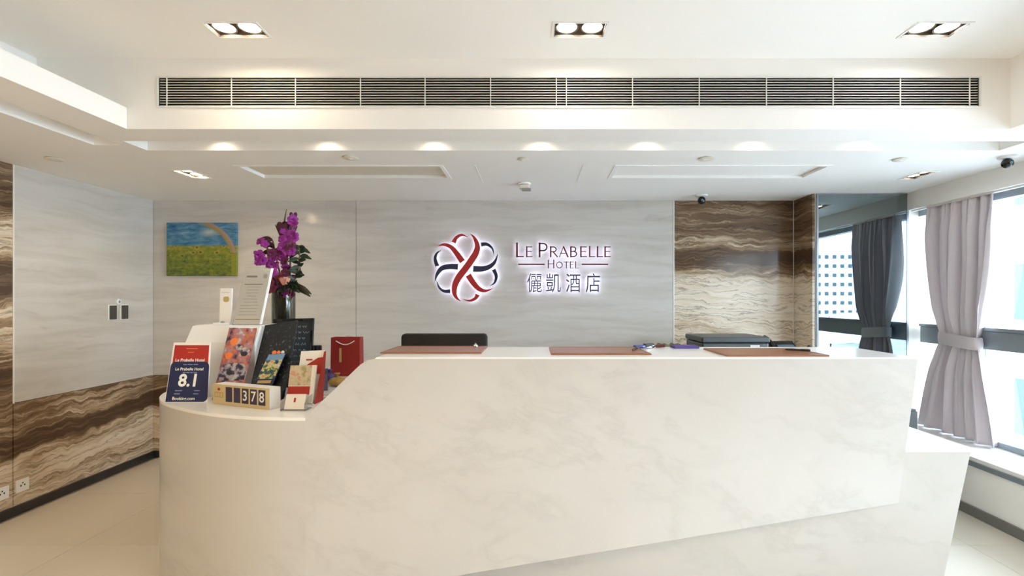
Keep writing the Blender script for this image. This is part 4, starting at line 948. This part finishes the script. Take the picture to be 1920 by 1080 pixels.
# navy flask behind the card stand
fk = thing('navy_flask', 'dark navy round shouldered flask behind the card stand', 'flask', (-1.345, 2.99, ZL))
MB().lathe((-1.345, 2.99, ZL), [(0.038, 0), (0.042, 0.01), (0.042, 0.18), (0.034, 0.215), (0.022, 0.225)], 20).build('flask_body', M['sign_navy'], fk, True)
MB().lathe((-1.345, 2.99, ZL + 0.2255), [(0.024, 0), (0.026, 0.006), (0.026, 0.030), (0.020, 0.036)], 20).build('lid', M['gloss_black'], fk, True)
db = thing('dark_box', 'small dark plum box on the low counter beside the card stand', 'box', (-1.28, 3.05, ZL))
MB().box(-1.290, -1.232, 2.82, 2.88, ZL, ZL + 0.105).build('box_body', M['plum'], db, bevel=0.003)
MB().box(-1.292, -1.230, 2.818, 2.882, ZL + 0.106, ZL + 0.132).build('lid', M['plum'], db, bevel=0.003)
# pouches and paper near the red bag
def pouch(c, s, mat, label, nm):
    t = thing(nm, label, 'pouch', c)
    m = MB(); m.ball((c[0], c[1], c[2] + s[2] * 0.5), 0.5, 16, s)
    for i, v in enumerate(m.v): v.z = max(v.z, c[2]); v.x += 0.006 * math.sin(v.y * 90); v.y += 0.005 * math.sin(v.x * 110)
    m.build('bag_body', M[mat], t, True)
    MB().lathe((c[0], c[1], c[2] + s[2] * 0.93), [(0.016, 0), (0.008, 0.008), (0.020, 0.026), (0.016, 0.026)], 12).build('gathered_neck', M[mat], t, True)
pouch((-1.350, 3.18, ZL), (0.085, 0.08, 0.06), 'purple', 'small purple pouch in front of the red bag', 'drawstring_pouch')
pouch((-1.235, 3.02, ZL), (0.10, 0.09, 0.06), 'mustard', 'small mustard pouch beside the counter slope', 'drawstring_pouch')
gp = thing('folded_papers', 'few folded grey papers on the low counter behind the card stand', 'papers', (-1.10, 2.80, ZL))
for k in range(3): MB().obox((-1.225 + 0.006 * k, 2.68 + 0.012 * k, ZL + 0.001 + 0.004 * k), (0.085, 0.01, 0), (-0.015, 0.10, 0), (0, 0, 0.003)).build('sheet', M['grey_paper'] if k else M['paper'], gp)
# red paper carrier bag
rb = thing('gift_bag', 'dark red paper gift bag with white rope handles on the low counter', 'bag', (-1.36, 3.44, ZL))
m = MB(); a, b, d = -1.438, -1.233, 0.09
vs = [(a, 3.40, ZL), (b, 3.40, ZL), (b, 3.40 + d, ZL), (a, 3.40 + d, ZL), (a, 3.41, 1.274), (b, 3.41, 1.274), (b, 3.40 + d * 0.9, 1.274), (a, 3.40 + d * 0.9, 1.274), (a + 0.016, 3.45, 1.12), (b - 0.016, 3.45, 1.12)]
m.add(vs, [(0, 1, 5, 4), (2, 3, 7, 6), (0, 3, 2, 1), (0, 4, 8), (4, 7, 8), (7, 3, 8), (3, 0, 8), (1, 9, 5), (5, 9, 6), (6, 9, 2), (2, 9, 1)])
o = m.build('bag_body', M['red_bag'], rb); sm = o.modifiers.new('thickness', 'SOLIDIFY'); sm.thickness = 0.002
for yy in (3.405, 3.485):
    MB().tube([(-1.40 + 0.13 * i / 10, yy, 1.25 + (0.036 if yy > 3.45 else -0.026) * math.sin(math.pi * i / 10)) for i in range(11)], 0.0035, 6).build('rope_handle', M['rope'], rb, True)
MB().box(-1.375, -1.36, 3.3995, 3.402, 1.10, 1.20).build('gold_motif', M['gold'], rb)

# vase and flowers
VX, VY = -1.66, 3.19
def fx(p): return Vector((VX + 0.035 + (p[0] + 1.505) * 0.68, p[1], p[2]))
va = thing('glass_vase', 'tall dark glass cylinder vase holding the purple flowers', 'vase', (VX, VY, ZL))
MB().lathe((VX, VY, ZL), [(0.066, 0), (0.070, 0.006), (0.072, 0.60), (0.068, 0.60), (0.066, 0.015), (0.01, 0.012)], 32).build('vase_wall', M['vase_glass'], va, True)
MB().lathe((VX - 0.014, VY, ZL + 0.014), [(0.046, 0), (0.046, 0.575)], 24).build('water_and_stems', M['stems'], va, True)
def petal(m, c, d, nrm, L, W):
    d = Vector(d).normalized(); nrm = Vector(nrm); s = d.cross(nrm).normalized(); c = Vector(c)
    m.add([c, c + d*L*0.35 + s*W*0.5 + nrm*L*0.06, c + d*L*0.75 + s*W*0.45 + nrm*L*0.10, c + d*L + nrm*L*0.02, c + d*L*0.75 - s*W*0.45 + nrm*L*0.10, c + d*L*0.35 - s*W*0.5 + nrm*L*0.06, c + d*L*0.5 + nrm*L*0.16],
          [(0, 1, 6), (1, 2, 6), (2, 3, 6), (3, 4, 6), (4, 5, 6), (5, 0, 6)])
def bloom(c, r, parent, mat, rr, name='flower'):
    f = Vector((rr.uniform(-0.6, 0.6), -1, rr.uniform(-0.3, 0.5))).normalized(); s = f.cross(Vector((0, 0, 1))).normalized(); up = s.cross(f)
    m = MB(); a0 = rr.uniform(0, 1)
    for k in range(5):
        a = a0 + 2 * math.pi * k / 5; petal(m, c, s * math.cos(a) + up * math.sin(a), f, r * rr.uniform(0.85, 1.1), r * 0.85)
    for k in range(3):
        a = a0 + 0.6 + 2 * math.pi * k / 3; petal(m, Vector(c) + f * r * 0.12, s * math.cos(a) + up * math.sin(a) + f * 0.6, f, r * 0.55, r * 0.5)
    return m.build(name, mat, parent, True)
RR = random.Random(21)
NK = (VX, VY, 1.55)            # mouth of the vase
def spray(label, name, cat, pts, n, r, spread, mat, bud=2):
    t = thing(name, label, cat, NK)
    P = [fx(p) for p in pts]
    st = MB().tube([(VX + (P[0].x - VX) * 0.2, VY, 1.35)] + P, 0.006).build('stem', M['twig'], t, True)
    for k in range(n):
        q = (k + 0.5) / n * (len(P) - 1); i = min(int(q), len(P) - 2); c = P[i].lerp(P[i+1], q - i)
        c = c + Vector((RR.uniform(-spread, spread), RR.uniform(-spread, spread * 0.4) - 0.02, RR.uniform(-spread, spread) * 0.8))
        bloom(c, r * RR.uniform(0.8, 1.15), t, mat, RR)
    for k in range(bud):
        c = P[-1] + Vector((RR.uniform(-0.04, 0.04), 0, RR.uniform(0.0, 0.05))); MB().ball(c, 0.011, 10, (1, 1, 1.4)).build('bud', M['petal_dark'], t, True)
    return t
g_ = None
spray('left spray of magenta orchids in the vase, reaching towards the painting', 'orchid_spray', 'orchid', [(-1.53, 3.17, 1.58), (-1.60, 3.15, 1.70), (-1.655, 3.13, 1.80), (-1.67, 3.13, 1.90)], 17, 0.036, 0.042, M['petal_magenta'], 3)
spray('upright right spray of magenta orchids in the vase, topping the bunch', 'orchid_spray', 'orchid', [(-1.49, 3.18, 1.60), (-1.475, 3.17, 1.80), (-1.455, 3.15, 1.93), (-1.43, 3.14, 2.06)], 19, 0.036, 0.040, M['petal_magenta'], 5)
spray('plum coloured blooms massed in the middle of the vase bunch', 'plum_bloom_stem', 'flowers', [(-1.52, 3.16, 1.60), (-1.53, 3.15, 1.70), (-1.50, 3.15, 1.82), (-1.49, 3.15, 1.90)], 20, 0.036, 0.062, M['petal_plum'], 0)
spray('crimson blooms low at the mouth of the vase', 'crimson_bloom_stem', 'flowers', [(-1.55, 3.13, 1.62), (-1.55, 3.12, 1.66), (-1.53, 3.12, 1.70)], 11, 0.034, 0.05, M['petal_red'], 0)
def cup_flower(label, name, c, r, h, mat):
    t = thing(name, label, 'flower', NK); c = fx(c)
    MB().tube([(VX, VY, 1.35), (VX * 0.6 + c.x * 0.4, VY, 1.62), c], 0.006).build('stem', M['twig'], t, True)
    for lay, (rk, hk) in enumerate(((0.55, 1.0), (0.8, 0.95), (1.0, 0.85))):
        for k in range(5):
            a = 2 * math.pi * (k + lay * 0.37) / 5; m = MB(); vs = []
            for j in range(4):
                w = 0.65 - 0.05 * j; rad = r * rk * (0.35 + 0.75 * (j / 3) ** 0.7)
                for i in (-1, 0, 1): vs.append(c + Vector((rad * math.cos(a + i * w), rad * math.sin(a + i * w), h * hk * j / 3 + (0.0 if i else 0.006))))
            m.add(vs, [(j*3+i, j*3+i+1, j*3+i+4, j*3+i+3) for j in range(3) for i in range(2)]).build('petal', mat, t, True)
    return t
cup_flower('dark burgundy cup shaped bloom near the top of the vase bunch', 'burgundy_rose', (-1.515, 3.17, 1.93), 0.062, 0.12, M['petal_dark'])
cup_flower('peach rose low among the dark blooms in the vase', 'peach_rose', (-1.455, 3.07, 1.635), 0.032, 0.05, M['petal_peach'])
def leaf_mb(m, c, d, L, W, droop=0.2):
    c, d = Vector(c), Vector(d).normalized(); s = d.cross(Vector((0, -1, 0.25))).normalized(); vs = []; n = 6
    for j in range(n + 1):
        k = j / n; w = W * math.sin(math.pi * min(0.98, k * 0.92 + 0.05)) ** 0.8; p = c + d * L * k - Vector((0, 0, droop * L * k * k))
        vs += [p + s * w / 2, p + Vector((0, -0.004, 0)), p - s * w / 2]
    m.add(vs, [(j*3+i, j*3+i+1, j*3+i+4, j*3+i+3) for j in range(n) for i in range(2)])
def greens(label, name, pts, n, L, W, mat):
    t = thing(name, label, 'foliage', NK); P = [fx(p) for p in pts]
    MB().tube([(VX, VY, 1.35)] + P, 0.005).build('stem', M['twig'], t, True)
    for k in range(n):
        q = (k + 0.5) / n * (len(P) - 1); i = min(int(q), len(P) - 2); c = P[i].lerp(P[i+1], q - i); m = MB()
        leaf_mb(m, c, (RR.choice((-1, 1)) * RR.uniform(0.3, 1), RR.uniform(-0.8, 0.2), RR.uniform(-0.2, 0.9)), L * RR.uniform(0.7, 1.2), W, 0.3)
        m.build('leaf', mat, t, True)
greens('dark green leafy branch leaning out on the right of the vase', 'foliage_branch', [(-1.46, 3.18, 1.60), (-1.41, 3.16, 1.72), (-1.37, 3.15, 1.83), (-1.375, 3.15, 1.90)], 30, 0.070, 0.028, M['leaf'])
greens('second green branch drooping over the right rim of the vase', 'foliage_branch', [(-1.47, 3.14, 1.61), (-1.40, 3.12, 1.66), (-1.34, 3.11, 1.76)], 22, 0.066, 0.026, M['leaf'])
greens('green leaves packed round the mouth of the vase', 'foliage_branch', [(-1.56, 3.12, 1.60), (-1.48, 3.10, 1.63), (-1.42, 3.11, 1.62)], 20, 0.070, 0.030, M['leaf'])
t = thing('broad_leaf_stem', 'long brown pointed leaves hanging right below the foliage', 'foliage', NK)
MB().tube([(VX, VY, 1.35), fx((-1.44, 3.14, 1.625))], 0.005).build('stem', M['twig'], t, True)
for d, L in (((1, -0.2, 0.12), 0.17), ((1, -0.3, 0.30), 0.13), ((1, -0.1, -0.05), 0.15)):
    m = MB(); leaf_mb(m, fx((-1.44, 3.13, 1.63)), d, L * 0.9, 0.04, 0.45); m.build('leaf', M['leaf_brown'], t, True)
t = thing('dark_leaf_stem', 'dark curled leaves at the upper left of the vase bunch', 'foliage', NK)
MB().tube([(VX, VY, 1.35), fx((-1.56, 3.17, 1.66)), fx((-1.63, 3.15, 1.93))], 0.005).build('stem', M['twig'], t, True)
for c, d, L in (((-1.63, 3.15, 1.93), (-1, 0, 0.55), 0.10), ((-1.62, 3.15, 1.88), (-0.5, -0.3, 0.9), 0.08), ((-1.60, 3.15, 1.84), (0.6, -0.2, 0.8), 0.08), ((-1.62, 3.15, 1.86), (-0.9, -0.2, 0.1), 0.08)):
    m = MB(); leaf_mb(m, fx(c), d, L, 0.036, 0.35); m.build('leaf', M['petal_dark'], t, True)
t = thing('bare_twig', 'bare forked twig rising highest from the vase', 'twig', NK)
MB().tube([(VX, VY, 1.35)] + [fx(p) for p in ((-1.51, 3.17, 1.75), (-1.515, 3.16, 1.98), (-1.525, 3.16, 2.06), (-1.505, 3.16, 2.14))], [0.006, 0.006, 0.006, 0.006, 0.002]).build('stem', M['twig'], t, True)
MB().tube([fx(p) for p in ((-1.515, 3.16, 1.98), (-1.48, 3.15, 2.03), (-1.478, 3.15, 2.065))], [0.005, 0.004, 0.002]).build('side_shoot', M['twig'], t, True)

# ------------------------------------------------------------------ fixtures on walls and ceiling
def plate(label, y, z, w, h, dark):
    t = thing('wall_switch' if dark else 'wall_socket', label, 'switch' if dark else 'socket', (XL, y, z), 'dark wall switches' if dark else 'white wall sockets')
    MB().box(XL, XL + 0.008, y - w/2, y + w/2, z - h/2, z + h/2).build('face_plate', M['white'], t, bevel=0.002)
    if dark: MB().box(XL + 0.008, XL + 0.014, y - w*0.40, y + w*0.40, z - h*0.46, z + h*0.46).build('rocker', M['rocker'], t, bevel=0.002)
    else:
        for dy in (-0.013, 0.013): MB().box(XL + 0.0075, XL + 0.009, y + dy - 0.004, y + dy + 0.004, z - 0.006, z + 0.006).build('pin_slot', M['black'], t)
        MB().box(XL + 0.0075, XL + 0.009, y - 0.004, y + 0.004, z + 0.012, z + 0.022).build('pin_slot', M['black'], t)
plate('dark switch in the white plate on the left wall, nearer the camera', 4.238, 1.428, 0.088, 0.135, True)
plate('dark switch in the white plate on the left wall, nearer the corner', 4.360, 1.428, 0.088, 0.135, True)
t = thing('wall_sensor', 'small round white sensor above the two wall switches', 'sensor', (XL, 4.30, 1.52))
MB().lathe((XL, 4.30, 1.522), [(0.026, 0), (0.026, 0.010), (0.020, 0.014)], 20, 'x').build('sensor_ring', M['white'], t, True)
MB().lathe((XL + 0.0141, 4.30, 1.522), [(0.011, 0), (0.009, 0.003)], 16, 'x').build('sensor_eye', M['ink_grey'], t, True)
plate('white wall socket low on the brown dado, nearer the corner', 3.49, 0.195, 0.09, 0.09, False)
plate('white wall socket low on the brown dado, at the picture edge', 3.355, 0.185, 0.09, 0.09, False)
def disc(x, y, label, r=0.052):
    t = thing('sprinkler_cover', label, 'ceiling disc', (x, y, ZS - 0.01), 'flat discs under the low ceiling')
    MB().lathe((x, y, ZS - 0.011), [(r * 0.8, 0), (r, 0.004), (r, 0.008), (r * 0.85, 0.011)], 24).build('cover_plate', M['cream'], t, True)
    MB().lathe((x, y, ZS - 0.013), [(r * 0.25, 0), (r * 0.4, 0.002)], 16).build('centre_cap', M['white'], t, True)
disc(-3.28, 3.29, 'flat ceiling disc over the left marble wall')
disc(-1.24, 3.26, 'flat ceiling disc before the left access panel')
disc(-0.07, 3.29, 'small flat ceiling disc between the two access panels', 0.035)
disc(1.18, 3.28, 'flat ceiling disc before the right access panel')
disc(2.52, 3.30, 'flat ceiling disc near the right twin downlight', 0.045)
t = thing('motion_sensor', 'small boxy beige ceiling sensor above the illuminated emblem', 'sensor', (-0.07, 4.05, ZS - 0.055))
MB().lathe((-0.075, 4.0, ZS - 0.012), [(0.045, 0), (0.055, 0.004), (0.055, 0.012)], 20).build('base_plate', M['white'], t, True)
MB().box(-0.115, -0.03, 3.97, 4.05, ZS - 0.045, ZS - 0.012).build('sensor_body', M['cream'], t, bevel=0.008)
MB().box(-0.095, -0.02, 3.965, 4.03, ZS - 0.060, ZS - 0.0455).build('sensor_window', M['ink_grey'], t, bevel=0.004)
def cctv(x, y, r, label):
    t = thing('security_camera', label, 'camera', (x, y, ZS - 0.07), 'ball security cameras')
    MB().lathe((x, y, ZS - 0.016), [(r * 1.1, 0), (r * 1.5, 0.004), (r * 1.5, 0.016)], 24).build('mount', M['white'], t, True)
    b = MB().ball((x, y, ZS - 0.016 - r * 0.9), r, 20).build('camera_ball', M['gloss_black'], t, True)
    MB().lathe((x - 0.004, y - r * 0.93, ZS - 0.016 - r * 0.9 - 0.004), [(r * 0.35, 0), (r * 0.32, 0.004)], 14, 'y').build('lens', M['printer_glass'], b, True)
cctv(1.56, 4.45, 0.036, 'black ball camera on a white mount above the travertine wall')
cctv(3.20, 3.24, 0.034, 'black ball camera on a white mount near the window bulkhead')

# ------------------------------------------------------------------ outside
struct(MB().box(-60, 200, -220, 120, -21, -20).build('ground', M['asphalt']))
def building(label, x0, x1, y0, y1, z1, faces, fw, fh, ww, wh, mat, glass, roof=True, z0=-20, zmin=-8):
    t = thing('city_building', label, 'building', ((x0+x1)/2, (y0+y1)/2, z0), 'buildings outside the window')
    MB().box(x0, x1, y0, y1, z0, z1).build('facade', mat, t)
    if roof:
        m = MB(); 
        for a in ((x0, x1, y0, y0 + 0.3), (x0, x1, y1 - 0.3, y1), (x0, x0 + 0.3, y0, y1), (x1 - 0.3, x1, y0, y1)): m.box(*a, z1, z1 + 0.9)
        m.build('parapet', mat, t)
        MB().box(x0 + (x1-x0)*0.35, x0 + (x1-x0)*0.55, y1 - 4.5, y1 - 1.0, z1, z1 + 2.6).build('stair_house', mat, t)
    for face in faces:
        L = (y1 - y0) if face == '-x' else (x1 - x0); nx = int(L // fw); me = None; k0 = (L - nx * fw) / 2
        zz = z1 - fh * 0.5 - 0.8
        while zz > zmin:
            for i in range(nx):
                s = k0 + (i + 0.5) * fw
                if face == '-x': c = Vector((x0, y0 + s, zz)); args = (x0 - 0.03, x0 + 0.1, c.y - ww/2, c.y + ww/2, zz - wh/2, zz + wh/2)
                else: c = Vector((x0 + s, y1, zz)); args = (c.x - ww/2, c.x + ww/2, y1 - 0.1, y1 + 0.03, zz - wh/2, zz + wh/2)
                if me is None: o = MB().box(*args).build('window', glass, t, at=c); me = o.data
                else: o = bpy.data.objects.new('window', me); C.objects.link(o); o.parent = t; o.location = c - org(t)
            if face == '-x': MB().box(x0 - 0.45, x0 + 0.05, y0 + 0.2, y1 - 0.2, zz - wh/2 - 0.55, zz - wh/2 - 0.30).build('ledge', mat, t)
            zz -= fh
    return t
building('close pale apartment block seen straight through the window by the curtain', 14.0, 26, 2.9, 26.9, 24, ('-x',), 3.6, 3.3, 1.7, 1.6, M['facade'], M['city_glass'], zmin=-10)
building('white block with rows of blue windows reflected in the tinted mirror', 62, 84, -134, -114, 14.2, ('+y',), 2.0, 2.35, 1.0, 0.95, M['facade_b'], M['city_dark'], zmin=-3)
building('hazy pale tower reflected near the curtain in the mirror', 112, 128, -142, -126, 9.0, ('+y',), 4.0, 3.2, 1.8, 1.6, M['facade_b'], M['city_glass'], zmin=-6)
low = [(44, 52, -72, -60, -3.2), (54, 61, -80, -66, -4.6), (62, 71, -92, -76, -3.0), (72.5, 80, -84, -70, -5.6), (78, 92, -104, -88, -3.6), (40, 47, -56, -47, -5.4), (49, 58, -58, -48, -6.8), (62.5, 72, -65, -54, -7.6)]
for i, (a, b, c, d, z) in enumerate(low):
    building(['low rooftop nearest the mirror edge seen below the window transom', 'low flat roof behind the nearest rooftops below the transom', 'low pale house under the white block in the mirror', 'broad low roof towards the curtain in the mirror', 'far low block under the hazy tower in the mirror', 'nearest low building beneath the window in the mirror', 'second nearest low building beneath the window in the mirror', 'low wide shed beneath the curtain in the mirror'][i], a, b, c, d, z, ('+y',), 2.6, 2.8, 1.3, 1.2, M['facade'] if i % 2 else M['facade_b'], M['city_dark'], zmin=-12)
